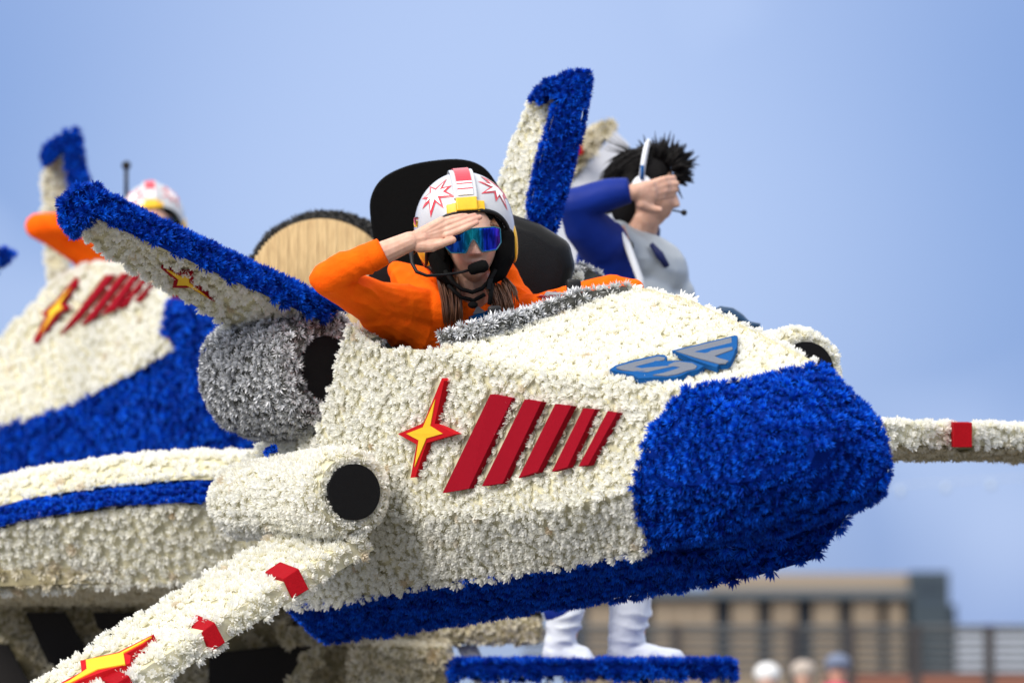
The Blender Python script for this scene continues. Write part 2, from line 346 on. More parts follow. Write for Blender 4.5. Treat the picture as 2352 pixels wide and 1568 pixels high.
def floral(name, parent, V, faces, center=None, gap=.031, scale=1.0, singles=0, avoid=(), blend=.45, inset=.016, back=None, lift=.0, **props):
    """base panel mesh with flowers standing on it; faces = [(indices, kind)]; kind None = bare; prefix '-' = core only"""
    V = [Vector(v) for v in V]; cen = center or sum(V, Vector())/len(V)
    kinds = sorted({k for _, k in faces if k}); mats = [k.strip('-')+'_core' if k.strip('-')+'_core' in M else k.strip('-') for k in kinds] or ['dark_core']
    fl = []
    for idx, k in faces:
        n = geometry.normal([V[i] for i in idx]); c = sum((V[i] for i in idx), Vector())/len(idx)
        if n.dot(c-cen) < 0: idx = tuple(idx)[::-1]
        fl.append((tuple(idx), k))
    me = pymesh(name, V, [f for f, _ in fl]); vn = [v.normal.copy() for v in me.vertices]
    V = [v-n*inset for v, n in zip(V, vn)]
    for v, p in zip(me.vertices, V): v.co = p
    me.update(); o = obj(name, me, mats, parent, **props)
    for p, (f, k) in zip(me.polygons, fl): p.material_index = kinds.index(k) if k else 0
    vn = [v.normal.copy() for v in me.vertices]
    pts = []; grid = {}
    for f, k in fl:
        if not k or k[0] == '-': continue
        for t in range(1, len(f)-1):
            a, b, c = f[0], f[t], f[t+1]; A, B, Cc = V[a], V[b], V[c]; cr_ = (B-A).cross(Cc-A); ar = cr_.length/2
            if ar < 1e-6: continue
            fn = cr_.normalized()
            for _ in range(int(ar/(gap*gap)*7)+1):
                u, v2 = random.random(), random.random()
                if u+v2 > 1: u, v2 = 1-u, 1-v2
                p = A*(1-u-v2)+B*u+Cc*v2
                key = (int(p.x/gap), int(p.y/gap), int(p.z/gap)); ok = True
                for dx in (-1, 0, 1):
                    for dy in (-1, 0, 1):
                        for dz in (-1, 0, 1):
                            for q in grid.get((key[0]+dx, key[1]+dy, key[2]+dz), ()):
                                if (q-p).length_squared < gap*gap*.72: ok = False; break
                            if not ok: break
                        if not ok: break
                    if not ok: break
                if not ok: continue
                if avoid:
                    X, Y = px(p)
                    if any(inside(X, Y, P) for P in avoid): continue
                nn = (fn*(1-blend)+(vn[a]*(1-u-v2)+vn[b]*u+vn[c]*v2)*blend).normalized()
                grid.setdefault(key, []).append(p); pts.append((p+nn*(noise.noise(p*11)*.006*scale), nn, k))
    view = []
    for i, (p, n, k) in enumerate(pts):
        X, Y = px(p); f = n.dot((CAM-p).normalized()); vis = (0 < X < 2352 and 0 < Y < 1568 and f > .05)
        view.append(((p-CAM).length - (100 if vis else 0) - f, i))
    view.sort(); single = {i for _, i in view[:singles]}
    buck = {}
    for i, (p, n, k) in enumerate(pts):
        n = (n+Vector((random.uniform(-.16, .16), random.uniform(-.16, .16), random.uniform(-.16, .16)))).normalized()
        Rm = frame(n, random.uniform(0, 6.28)); s = scale*random.uniform(.76, 1.20); vi = random.randrange(5); q = np.array(tuple(p+n*lift))
        if i in single:
            fo = bpy.data.objects.new(k+'_flower', flower_mesh(k, vi)); C.objects.link(fo)
            m4 = Matrix([[Rm[r][c]*s for c in range(3)]+[q[r]] for r in range(3)]+[[0, 0, 0, 1]]); fo.matrix_world = m4
            fo.parent = o; fo.matrix_basis = m4
        else: buck.setdefault(k, []).append((Rm*s, q, vi))
    for k, L in buck.items():
        vs, fs, As = [], [], []; base = 0
        for vi in range(5):
            v, f, t = PROTO[k][vi]; sub = [x for x in L if x[2] == vi]
            if not sub: continue
            RR = np.array([x[0] for x in sub]); QQ = np.array([x[1] for x in sub])
            vv = np.einsum('nij,vj->nvi', RR, v)+QQ[:, None, :]; m_ = len(sub)
            ff = f[None]+(np.arange(m_)*len(v))[:, None, None]+base
            aa = np.ones((m_, len(v), 4)); aa[:, :, 0] = t[None, :, 0]; aa[:, :, 1] = rng.random((m_, 1)); aa[:, :, 2] = t[None, :, 1]
            vs.append(vv.reshape(-1, 3)); fs.append(ff.reshape(-1, 3)); As.append(aa.reshape(-1, 4)); base += m_*len(v)
        COUNT[k] = COUNT.get(k, 0)+len(L)
        co = obj(k+'_flower_cover', npmesh(k+'_flower_cover', np.concatenate(vs), np.concatenate(fs), np.concatenate(As)), k, None, kind='stuff')
        co.parent = o
    return o
def rings(cs, ax, rad, n=20, up=None, squash=1):
    s, t = ortho(ax); L = []
    for c, r in zip(cs, rad): L.append([c+(s*math.cos(2*math.pi*j/n)+t*math.sin(2*math.pi*j/n)*squash)*r for j in range(n)])
    return L
def loftfaces(loops, kind, cap0=None, cap1=None):
    n = len(loops[0]); V = [p for l in loops for p in l]; F = []
    for i in range(len(loops)-1):
        for j in range(n): F.append(((i*n+j, i*n+(j+1) % n, (i+1)*n+(j+1) % n, (i+1)*n+j), kind))
    if cap0: F.append((tuple(range(n)), cap0))
    if cap1: F.append((tuple(range((len(loops)-1)*n, len(loops)*n)), cap1))
    return V, F
def surf_bvh(o):
    me = o.data; t = BVHTree.FromPolygons([v.co.copy() for v in me.vertices], [tuple(p.vertices) for p in me.polygons])
    def fn(x, y):
        h = t.ray_cast(CAM, ray(x, y).normalized())
        if h[0] is None:
            l, n, i, d = t.find_nearest(CAM+ray(x, y)*((me.vertices[0].co-CAM).dot(CF)))
            h = (l, n)
        n = h[1]
        if n.dot(CAM-h[0]) < 0: n = -n
        return h[0], n
    return fn
def plate(name, poly, surf, lift, thick, m, parent, flatn=True):
    hs = [surf(x, y) for x, y in poly]; n = sum((h[1] for h in hs), Vector()).normalized()
    # slide each point along its sight line so that its height above the surface is right
    P = []
    for (x, y), (p, nn) in zip(poly, hs):
        d = (CAM-p).normalized(); P.append(p+d*(lift/max(.25, d.dot(nn))))
    k = len(P); tri = geometry.tessellate_polygon([[Vector((x, y, 0)) for x, y in poly]])
    V = P+[p-n*thick for p in P]; F = [tuple(t) for t in tri]+[tuple(i+k for i in t)[::-1] for t in tri]+[(i, (i+1) % k, (i+1) % k+k, i+k) for i in range(k)]
    mb = MB().add(V, F); return mb.build(name, m, parent)

# ================================================================ ground, far things
g = MB().box(-900, 900, -60, 4000, -.5, 0).build('ground', mat('street', (.14, .135, .125), .9, var=.3, scale=2), kind='structure')

def zc(zx, zy, s=2.45, ox=1600, oy=1350): return (ox+zx/s)*.91875, (oy+zy/s)*.91875
bd = 300
def bx(mb, x0, y0, x1, y1, d, depth):      # box whose front is seen between two pixels at distance d
    a = D(x0, y0, d); b = D(x1, y1, d); return mb.box(min(a.x, b.x), max(a.x, b.x), a.y, a.y+depth, min(a.z, b.z), max(a.z, b.z))
M['tan_wall'] = mat('tan_wall', (.26, .205, .145), .85, col2=(.22, .17, .12), scale=.4)
M['glass_dark'] = mat('dark_glazing', (.03, .05, .075), .5, col2=(.022, .035, .055), scale=.3)
M['slate'] = mat('slate_cladding', (.035, .055, .07), .7, col2=(.03, .045, .06), scale=.2)
M['brick_red'] = mat('red_brick', (.22, .09, .06), .9)
B = empty('apartment_building', D(1800, 1600, bd), 'tan apartment building with tall dark window strips and a slate tower at its right end', 'building')
mb = MB(); bx(mb, 1330, 1372, 2086, 1640, bd+1.2, 14); mb.build('wall', 'glass_dark', B, label='dark glazed wall behind the tan bays')
for x0, x1 in ((1350, 1470), (1500, 1643), (1680, 1740), (1772, 1830), (1868, 1926), (1958, 2018), (2040, 2076)):
    mb = MB(); bx(mb, x0, 1374, x1, 1640, bd, 1.1); o = mb.build('bay', 'tan_wall', B)
    for yy in (1400, 1440, 1480, 1520):
        for k in range(max(1, int((x1-x0)/45))):
            xx = x0+(k+.5)*(x1-x0)/max(1, int((x1-x0)/45))
            mb = MB(); bx(mb, xx-7, yy, xx+7, yy+22, bd-.1, .3); wn = mb.build('window', mat('bay_glass', (.30, .24, .17), .4) if 'bay_glass' not in bpy.data.materials else bpy.data.materials['bay_glass'], o)
mb = MB(); bx(mb, 1320, 1352, 2092, 1371.5, bd-.6, 15); mb.build('cornice', mat('cornice', (.10, .12, .14), .8), B)
mb = MB(); bx(mb, 1640, 1316, 2088, 1351.5, bd+2, 10); mb.build('roof_storey', mat('roof_tan', (.30, .24, .18), .85), B)
mb = MB(); bx(mb, 2092.5, 1312, 2180, 1640, bd-.4, 13); mb.build('tower', 'slate', B)
mb = MB(); bx(mb, 2180.3, 1388, 2196, 1640, bd, 10); mb.build('tower_wing', 'slate', B)
for yy in (1340, 1372, 1404): 
    mb = MB(); bx(mb, 2105, yy, 2168, yy+14, bd-.6, .15); mb.build('window', 'glass_dark', B)
lw = MB(); bx(lw, 1900, 1541, 2600, 1640, 140, 2); o = lw.build('brick_wall', 'brick_red'); o['label'] = 'low reddish brick wall beyond the railing at lower right'; o['category'] = 'wall'
q = MB(); bx(q, 2197, 1436, 2700, 1640, 420, 12); o = q.build('warehouse', mat('pale_shed', (.42, .46, .53), .7)); o['label'] = 'long low pale shed far behind the railing at the right edge'; o['category'] = 'building'
rl = empty('railing', D(1900, 1600, 60), 'dark metal railing with horizontal rails running behind the float', 'railing')
M['rail'] = mat('rail_metal', (.07, .075, .08), .5, .3)
M['post'] = mat('post_metal', (.035, .03, .03), .6)
for zx in (-420, 220, 940, 1290, 1690, 2140, 2560):
    x, _ = zc(zx, 0); mb = MB(); bx(mb, x-11, 1434, x+11, 1700, 60, .14); mb.build('post', 'post', rl)
for zy in (535, 575, 625, 670, 720, 765, 812):
    _, y = zc(0, zy); a = D(1200, y, 60.15); b_ = D(2500, y, 60.15); MB().tube([a, b_], .03 if zy > 540 else .045, 8).build('rail', 'rail', rl)
# spectators, seen only from the head up over the bottom of the frame
def spectator(x, y, d, label, hatm, coat, hat=True, scarf=None, brim=False):
    c = D(x, y, d); p = empty('person', (c.x, c.y, 0), label, 'person', None)
    ax = (Vector((1, 0, 0)), Vector((0, 1, 0)), Vector((0, 0, 1)))
    b = MB(); h = c+Vector((0, 0, -.03)); b.ball(h, (.075, .09, .115)); b.seg(h-Vector((0, 0, .08)), h-Vector((0, 0, .2)), .055, .06)
    b.ball(h-Vector((0, 0, .34)), (.21, .12, .14)); b.ball(h-Vector((0, 0, .62)), (.17, .12, .3)); b.tube([h-Vector((0, 0, .7)), h-Vector((0, 0, .95))], [.16, .15])
    b.ball(h+Vector((0, -.095, -.02)), (.016, .02, .025))
    for s in (-1, 1):
        b.seg(h+Vector((s*.2, 0, -.3)), h+Vector((s*.24, .02, -.62)), .055, .045); b.seg(h+Vector((s*.24, .02, -.62)), h+Vector((s*.2, -.1, -.85)), .045, .035)
        b.seg(h+Vector((s*.09, 0, -.95)), h+Vector((s*.1, 0, -1.3)), .09, .06); b.seg(h+Vector((s*.1, 0, -1.3)), Vector((h.x+s*.1, h.y, .06)), .06, .045)
    me = melt(b, .018, 3); o = obj('body', me, ['skin', coat], p, True)
    for f in me.polygons: f.material_index = 1 if f.center.z < h.z-.17 else 0
    if hat:
        q = MB(); q.ball(h+Vector((0, .01, .055)), (.105, .12, .085))
        if brim: q.ball(h+Vector((0, -.11, .05)), (.085, .08, .012))
        q.build('hat', hatm, p, True)
    if scarf: MB().ball(h+Vector((-.02, -.01, -.17)), (.13, .12, .07)).build('scarf', scarf, p, True)
spectator(1763, 1553, 30, 'spectator in a round white hat at the bottom, leftmost of the three heads', mat('white_hat', (.72, .72, .72), .8), mat('grey_coat', (.25, .24, .24), .9))
spectator(1845, 1545, 32, 'spectator in a tan grey cap between the white hat and the blue cap', mat('tan_hat', (.42, .36, .31), .8), mat('tan_coat', (.3, .22, .18), .9))
spectator(1925, 1530, 31, 'dark clothed spectator in a blue grey cap with a pink scarf at the bottom', mat('blue_cap', (.13, .16, .24), .8), mat('dark_coat', (.02, .02, .025), .9), True, mat('pink_scarf', (.6, .02, .12), .8), True)
# string of festoon bulbs under the right wing, very faint
sg = empty('festoon_lights', D(2200, 1100, 45), 'faint string of festoon bulbs hanging in the sky under the right wing', 'string lights')
M['bulb'] = mat('bulb_glass', (.42, .5, .6), .3)
P = [D(1990+i*26, 1120-18*math.sin(i/20*1.6)-i*.6, 45) for i in range(20)]
MB().tube(P, .007, 6).build('cable', mat('pale_cable', (.42, .48, .58), .6), sg)
for i in (3, 7, 11, 15): MB().ball(P[i]-Vector((0, 0, .07)), (.035, .035, .05), 10, 8).build('bulb', 'bulb', sg, True)

# ================================================================ the float body behind
FB = empty('flower_float', (D(500, 1500, 12).x, D(500, 1500, 12).y, 0), 'white flower covered parade float body with dark openings under the ships', 'float')
# curved upper body with its blue band, in horizontal strips
def strip(name, ups, los, kind, depth_add, parent, gap=.034, thick=.25, scale=1.0, **kw):
    n = len(ups); U = [D(*p) for p in ups]; L = [D(*p) for p in los]; bkU = [p+CF*thick for p in U]; bkL = [p+CF*thick for p in L]
    V = U+L+bkU+bkL; F = []
    for i in range(n-1):
        F.append(((i, i+1, n+i+1, n+i), kind)); F.append(((i, i+1, 2*n+i+1, 2*n+i), kind)); F.append(((n+i, n+i+1, 3*n+i+1, 3*n+i), '-'+kind)); F.append(((2*n+i, 2*n+i+1, 3*n+i+1, 3*n+i), '-'+kind))
    F.append(((0, n, 3*n, 2*n), '-'+kind)); F.append(((n-1, 2*n-1, 4*n-1, 3*n-1), '-'+kind))
    fixed = []
    return floral(name, parent, V, [(a, b) for a, b in F], center=sum(V, Vector())/len(V), gap=gap, scale=scale, inset=.004, **kw)
strip('upper_rail', [(-90, 1135, 12.2), (60, 1093, 12.1), (250, 1062, 12), (420, 1050, 11.9), (640, 1050, 11.8)], [(-90, 1185, 12.1), (60, 1143, 12), (250, 1112, 11.9), (420, 1098, 11.8), (640, 1098, 11.7)], 'white', 0, FB)
strip('blue_band', [(-90, 1200, 12.04), (60, 1158, 11.94), (250, 1130, 11.84), (420, 1118, 11.74), (640, 1114, 11.64)], [(-90, 1232, 11.98), (60, 1190, 11.88), (250, 1159, 11.78), (420, 1151, 11.68), (640, 1149, 11.58)], 'blue', 0, FB, singles=60, gap=.028, scale=.85)
strip('lower_body', [(-90, 1238, 12.0), (60, 1198, 11.9), (250, 1168, 11.8), (420, 1158, 11.7), (700, 1154, 11.62)], [(-90, 1365, 12.1), (60, 1362, 12), (250, 1350, 11.9), (420, 1340, 11.8), (700, 1340, 11.7)], 'white', 0, FB, thick=.5, gap=.028, scale=.92)
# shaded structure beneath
def slab(name, poly, d, thick, kind, parent, gap=.036, **kw):
    A = [D(x, y, d) for x, y in poly]; n = len(A); Bk = [p+CF*thick for p in A]
    F = [(tuple(range(n)), kind), (tuple(range(n, 2*n)), '-'+kind)]+[((i, (i+1) % n, (i+1) % n+n, i+n), kind if kw.get('sides') else '-'+kind) for i in range(n)]
    kw.pop('sides', None); return floral(name, parent, A+Bk, F, gap=gap, **kw)
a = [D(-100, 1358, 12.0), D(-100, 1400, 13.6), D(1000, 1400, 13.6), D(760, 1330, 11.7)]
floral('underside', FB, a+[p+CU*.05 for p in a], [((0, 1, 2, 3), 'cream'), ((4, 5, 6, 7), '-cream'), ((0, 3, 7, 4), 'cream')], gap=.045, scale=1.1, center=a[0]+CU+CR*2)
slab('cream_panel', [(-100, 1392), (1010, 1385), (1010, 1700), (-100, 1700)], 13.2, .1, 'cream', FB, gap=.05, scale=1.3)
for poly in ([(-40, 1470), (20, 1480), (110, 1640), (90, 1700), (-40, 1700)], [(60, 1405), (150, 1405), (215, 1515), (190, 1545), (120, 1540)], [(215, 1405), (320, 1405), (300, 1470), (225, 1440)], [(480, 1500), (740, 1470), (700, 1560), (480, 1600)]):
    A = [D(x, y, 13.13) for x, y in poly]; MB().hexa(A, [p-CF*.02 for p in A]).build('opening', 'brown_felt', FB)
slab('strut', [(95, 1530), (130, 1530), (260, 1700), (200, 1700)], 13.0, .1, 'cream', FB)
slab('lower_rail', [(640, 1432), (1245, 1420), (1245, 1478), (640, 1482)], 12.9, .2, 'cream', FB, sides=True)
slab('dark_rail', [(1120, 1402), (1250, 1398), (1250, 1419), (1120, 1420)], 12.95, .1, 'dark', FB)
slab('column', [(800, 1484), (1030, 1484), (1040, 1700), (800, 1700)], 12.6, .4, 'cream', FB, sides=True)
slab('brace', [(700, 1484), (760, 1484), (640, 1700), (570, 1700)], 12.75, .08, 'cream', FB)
# platform for the standing person
PF = empty('standing_platform', (D(1380, 1568, 12.5).x, D(1380, 1568, 12.5).y, 0), 'round ended platform edged with blue flowers under the white boots', 'platform')
def platform():
    cx = D(1360, 1540, 12.6); n = 40; rx, ry = .455, .30; top = []; bot = []
    for j in range(n):
        a = 2*math.pi*j/n; c, s_ = math.cos(a), math.sin(a); c = math.copysign(abs(c)**.5, c); s_ = math.copysign(abs(s_)**.6, s_)
        p = cx+Vector((rx*c, ry*s_, 0)); p.z = D(1360, 1527, 12.5).z-.0; top.append(p); bot.append(p-Vector((0, 0, .035)))
    V = top+bot; F = [(tuple(range(n)), 'blue'), (tuple(range(n, 2*n)), '-blue')]+[((j, (j+1) % n, (j+1) % n+n, j+n), 'blue') for j in range(n)]
    floral('blue_edge', PF, V, F, gap=.03, singles=60, inset=.0, scale=1.15)
    t2 = [p*1 - Vector((0, 0, .05)) for p in bot]; low = [cx+(p-cx)*.95-Vector((0, 0, .5)) for p in t2]; t2 = [Vector((cx.x+(p.x-cx.x)*.97, cx.y+(p.y-cx.y)*.97, p.z+.02)) for p in t2]
    V = t2+low; F = [((j, (j+1) % n, (j+1) % n+n, j+n), 'cream') for j in range(n)]+[(tuple(range(n, 2*n)), '-cream'), (tuple(range(n)), '-cream')]
    floral('white_base', PF, V, F, gap=.036)
    return top[0].z
PZ = platform()
A = [D(1048, 1484, 12.95), D(1095, 1484, 12.95), D(1150, 1600, 12.95), D(1105, 1600, 12.95)]
o = MB().hexa(A, [p+CF*.05 for p in A]).build('white_board', 'white_board', FB)

# tan drum with black rim
DR = empty('engine_drum', D(745, 700, 12.7), 'large tan straw faced drum with charcoal rim behind the fin', 'drum')
c = D(738, 672, 12.7); ax = W(-.1, -1, .05).normalized(); s_, t_ = ortho(ax)
LP = rings([c, c-ax*.05, c-ax*.7, c-ax*.75], ax, [.232, .272, .272, .25], 40)
V, F = loftfaces(LP[:1]+[LP[1]]+LP[2:], 'dark', None, '-dark')
floral('rim', DR, V, F, gap=.024, inset=.004)
n = 48; front = [c+ax*.012+(s_*math.cos(2*math.pi*j/n)+t_*math.sin(2*math.pi*j/n))*.245 for j in range(n)]
MB().hexa(front, [p-ax*.03 for p in front]).build('straw_face', 'straw', DR)
# slats of straw standing proud on the face
for k in range(44):
    x = -.23+k*.46/43; h = math.sqrt(max(0, .242**2-x*x)); q = c+ax*(.008+.001*(k*7 % 3))+CR*x
    MB().tube([q-CU*h, q+CU*h], .0085, 8).build('reed', 'straw', DR, True)
A = [D(778, 590, 12.64), D(850, 592, 12.64), D(850, 640, 12.64), D(778, 640, 12.64)]
bevel(MB().hexa(A, [p+CF*.03 for p in A]).build('patch', 'straw_pale', DR), .01)

# third ship behind the standing person
TS = empty('floral_spaceship', D(1350, 620, 14.5), 'far white ship tail with yellow centred flowers behind the black haired person', 'spaceship', 'flower covered spaceships on the float')
A = [(1480, 300, 14.2), (1395, 270, 14.3), (1270, 470, 14.2), (1290, 660, 14.0), (1450, 700, 13.6), (1560, 560, 13.8)]
V = [D(1415, 302, 14.5), D(1290, 450, 14.5), D(1265, 690, 14.5), D(1420, 720, 14.5), D(1450, 520, 14.5), D(1445, 332, 14.5)]
mb = MB().hexa(V, [p+CF*.15 for p in V]); mb.build('fin_panel', 'white_board', TS)
V = [D(1395, 268, 14.5), D(1412, 288, 14.5), D(1335, 380, 14.5), D(1262, 460, 14.5), D(1250, 420, 14.5), D(1330, 318, 14.5)]
n = 6; VV = V+[p+CF*.14 for p in V]
floral('fin_edge', TS, VV, [(tuple(range(n)), 'cream'), (tuple(range(n, 2*n)), '-cream')]+[((i, (i+1) % n, (i+1) % n+n, i+n), 'cream') for i in range(n)], gap=.045, scale=1.5)
A = [D(1318, 338, 14.36), D(1338, 332, 14.36), D(1340, 352, 14.36), D(1320, 358, 14.36)]
MB().hexa(A, [p+CF*.1 for p in A]).build('red_block', 'red_block', TS)

# ================================================================ the near ship
SH = empty('floral_spaceship', A0+rv*.4-uv*.6, 'near white flower covered spaceship with big blue nose, red stripes and saluting pilot', 'spaceship', 'flower covered spaceships on the float')
c5 = lambda l: Z5(l, 950, 660, 2.61375)
stripes = [c5(p) for p in ([(720, 850), (865, 875), (580, 1465), (408, 1495)], [(945, 882), (1055, 900), (800, 1430), (665, 1450)], [(1145, 912), (1250, 925), (1030, 1355), (905, 1395)],
    [(1328, 940), (1405, 948), (1225, 1325), (1122, 1355)], [(1488, 958), (1552, 968), (1360, 1310), (1297, 1320)])]
star_o = Z5([(1070, 235), (1100, 270), (975, 830), (1250, 965), (870, 1080), (720, 1530), (660, 1535), (740, 1100), (495, 965), (830, 820)], 900, 900, 5.2275)
star_i = Z5([(980, 510), (915, 860), (1075, 960), (865, 1020), (710, 1395), (765, 1045), (605, 960), (820, 875)], 900, 900, 5.2275)
cs = lambda l: Z5(l, 1480, 800, 5.6)
S_b = cs([(245, 690), (330, 632), (560, 562), (920, 484), (1010, 484), (1048, 512), (1035, 572), (1180, 562), (1400, 580), (1565, 640), (1490, 690), (1350, 722), (1250, 775), (1180, 795), (900, 800), (650, 812), (560, 760), (330, 710)])
S_g = cs([(345, 650), (600, 580), (930, 505), (1020, 520), (1010, 552), (820, 592), (590, 650), (700, 672), (900, 640), (1100, 590), (1220, 578), (1400, 600), (1470, 640), (1440, 680), (1340, 700), (1200, 750), (1050, 775), (850, 765), (1000, 735), (1180, 680), (1240, 655), (1140, 642), (980, 675), (780, 722), (600, 718), (430, 692), (345, 672)])
F_b = cs([(1120, 425), (2000, 212), (2038, 222), (2028, 340), (2032, 372), (2000, 425), (1990, 470), (1940, 570), (1890, 610), (1775, 615), (1745, 662), (1400, 545)])
F_g = cs([(1170, 430), (1950, 240), (1955, 315), (1510, 423), (1540, 448), (1960, 372), (1970, 408), (1712, 500), (1770, 528), (1910, 565), (1870, 600), (1770, 605), (1450, 520)])
def grow(poly, k):
    cx = sum(p[0] for p in poly)/len(poly); cy = sum(p[1] for p in poly)/len(poly); return [(cx+(x-cx)*k, cy+(y-cy)*k) for x, y in poly]
# hull: T crease, C chine, B bottom, K keel ; deck right edge
T = [S(795, 745, .06), S(870, 800, .05), S(1000, 800, .05), S(1190, 846, .06), S(1400, 874, .08), S(1568, 892, .10)]
Cc = [S(705, 1060, 0), S(800, 1130, -.02), S(930, 1180, -.03), S(1130, 1175, -.035), S(1320, 1160, -.035), S(1445, 1125, -.02)]
Bt = [S(650, 1400, .07), S(790, 1390, .06), S(930, 1360, .06), S(1130, 1332, .06), S(1330, 1300, .06), S(1495, 1275, .06)]
Kk = [S(740, 1478, .32), S(880, 1466, .32), S(1030, 1444, .32), S(1240, 1412, .32), S(1450, 1380, .32), S(1640, 1350, .30)]
Rt = [S(1430, 668, .66), S(1490, 662, .66), S(1600, 690, .60), S(1740, 758, .51), S(1885, 832, .42)]
V = T+Cc+Bt; n = 6; F = []
for i in range(n-1):
    F.append(((i, i+1, n+i+1, n+i), 'white')); F.append(((n+i, n+i+1, 2*n+i+1, 2*n+i), 'white'))
hc = S(1150, 1050, .5)
deck0 = len(V); coam = [S(1010, 792, .07), S(1090, 772, .18), S(1200, 740, .34), S(1320, 702, .50)]
V += coam+Rt
d = lambda i: deck0+i          # 0..3 coaming, 4..8 right edge
F += [((2, 3, d(1), d(0)), 'white'), ((3, 4, d(2), d(1)), 'white'), ((4, d(6), d(3), d(2)), 'white'), ((d(3), d(6), d(5), d(4)), 'white'), ((4, 5, d(8), d(7)), 'white'), ((4, d(7), d(6)), 'white')]
hull = floral('hull', SH, V, F, center=hc, singles=120, avoid=stripes+[[(x-5, y-2) for x, y in p] for p in stripes]+[star_o, [(x-6, y) for x, y in star_o], grow(S_b, .95), grow(F_b, .95)], gap=.0215, scale=.74, inset=.010)
# far side and floor of the hull
RC = [p+rv*(.72-.06*i) for i, p in enumerate(Cc)]; RB = [p+rv*(.5-.04*i) for i, p in enumerate(Bt)]
RTop = [T[0]+rv*.6-uv*.14, T[1]+rv*.62-uv*.14, T[2]+rv*.62-uv*.08]
V = RC+RB+Rt+RTop; F = [((i, i+1, 6+i+1, 6+i), 'white' if i < 3 else 'blue') for i in range(5)]
F += [((17, 0, 1, 18), 'white'), ((18, 1, 2, 12), 'white'), ((12, 2, 3, 13), 'white'), ((13, 3, 14), 'white'), ((14, 3, 4, 15), 'white'), ((15, 4, 5, 16), '-white')]
F = [(tuple(min(len(V)-1, i) for i in f), k) for f, k in F]
floral('far_side', SH, V, F, center=hc, gap=.045, scale=1.2)
V = Bt+Kk+RB; F = [((i, i+1, 7+i, 6+i), 'blue') for i in range(5)]+[((6+i, 7+i, 13+i, 12+i), 'blue') for i in range(5)]+[((0, 6, 12), '-blue')]
floral('keel', SH, V, F, center=hc, gap=.0245, scale=.8)
# nose
base = [S(1565, 890, .09), S(1730, 862, .25), S(1888, 828, .42), S(1990, 930, .50), S(2010, 1060, .52), S(1975, 1160, .48), S(1740, 1250, .26), S(1485, 1262, .05), S(1447, 1120, -.02), S(1480, 1000, .02)]
mid = [S(1650, 925, .11), S(1790, 880, .25), S(1925, 868, .39), S(2030, 985, .46), S(2050, 1070, .46), S(2020, 1150, .42), S(1840, 1215, .25), S(1600, 1240, .06), S(1540, 1120, -.01), S(1570, 1010, .03)]
tip = [S(1760, 975, .13), S(1850, 935, .24), S(1940, 930, .35), S(2030, 1010, .42), S(2050, 1070, .43), S(2040, 1130, .40), S(1900, 1185, .25), S(1740, 1190, .10), S(1700, 1110, .04), S(1715, 1030, .07)]
end = [S(1880, 1030, .18), S(1915, 1005, .24), S(1965, 1005, .32), S(2010, 1040, .36), S(2020, 1080, .37), S(2005, 1115, .34), S(1930, 1140, .25), S(1870, 1130, .18), S(1850, 1095, .15), S(1855, 1060, .16)]
V, F = loftfaces([base, mid, tip, end], 'blue', None, 'blue')
floral('nose_cone', SH, V, F, gap=.0225, scale=.76, inset=.010, singles=120, blend=.75, center=S(1800, 1070, .28))
ch = [Bt[5], S(1740, 1262, .26), S(1930, 1195, .45), S(1972, 1170, .45)]; lo = [Kk[5], S(1735, 1338, .30), S(1880, 1295, .40), S(1935, 1225, .47)]
V = ch+lo+[S(1965, 1150, .56), S(1700, 1240, .56)]; F = [((0, 1, 5, 4), 'blue'), ((1, 2, 6, 5), 'blue'), ((2, 3, 7, 6), 'blue'), ((3, 8, 7), '-blue'), ((4, 5, 9), '-blue'), ((6, 7, 8, 9), '-blue'), ((5, 6, 9), '-blue')]
floral('chin', SH, V, F, gap=.03, center=S(1800, 1200, .42))
sf = surf_bvh(hull)
for p in stripes: plate('red_stripe', p, sf, .0205, .018, 'red_felt', SH)
st = plate('star_emblem', star_o, sf, .023, .020, 'red_bright', SH)
yl = plate('yellow_star', star_i, sf, .0255, .004, 'yellow_felt', st)
for nm, b_, g_ in (('letter_s', S_b, S_g), ('letter_f', F_b, F_g)):
    o = plate(nm, b_, sf, .020, .014, 'blue_felt', SH); plate('grey_face', g_, sf, .0225, .003, 'grey_felt', o)
# small rear skirt of the hull under the silver engine
V = [S(555, 1045, .2), S(600, 1010, .2), S(760, 985, .1), S(760, 1100, .05), S(555, 1100, .2)]
VV = V+[p+rv*.2 for p in V]; n = 5
floral('rear_skirt', SH, VV, [(tuple(range(n)), 'white'), (tuple(range(n, 2*n)), '-white')]+[((i, (i+1) % n, (i+1) % n+n, i+n), 'white') for i in range(n)], gap=.031)
V = [D(608, 1028, 10.4), D(630, 1022, 10.4), D(634, 1040, 10.4), D(610, 1042, 10.4)]
floral('blue_trim', SH, V+[p+CF*.1 for p in V], [((0, 1, 2, 3), 'blue'), ((4, 5, 6, 7), '-blue')], gap=.02, scale=.5, inset=.004)
# cockpit wall end, blush flowers, dark tub
V = [S(738, 745, .12), S(792, 742, .06), S(855, 800, .08), S(800, 830, .05), S(740, 800, .1)]
tub = MB(); P = [S(850, 800, .09), S(1010, 800, .09), S(1430, 690, .60), S(1300, 600, .60)]
tub.hexa([p-uv*.16 for p in P], [p-uv*.4 for p in P]).build('cockpit_tub', 'black_felt', SH)
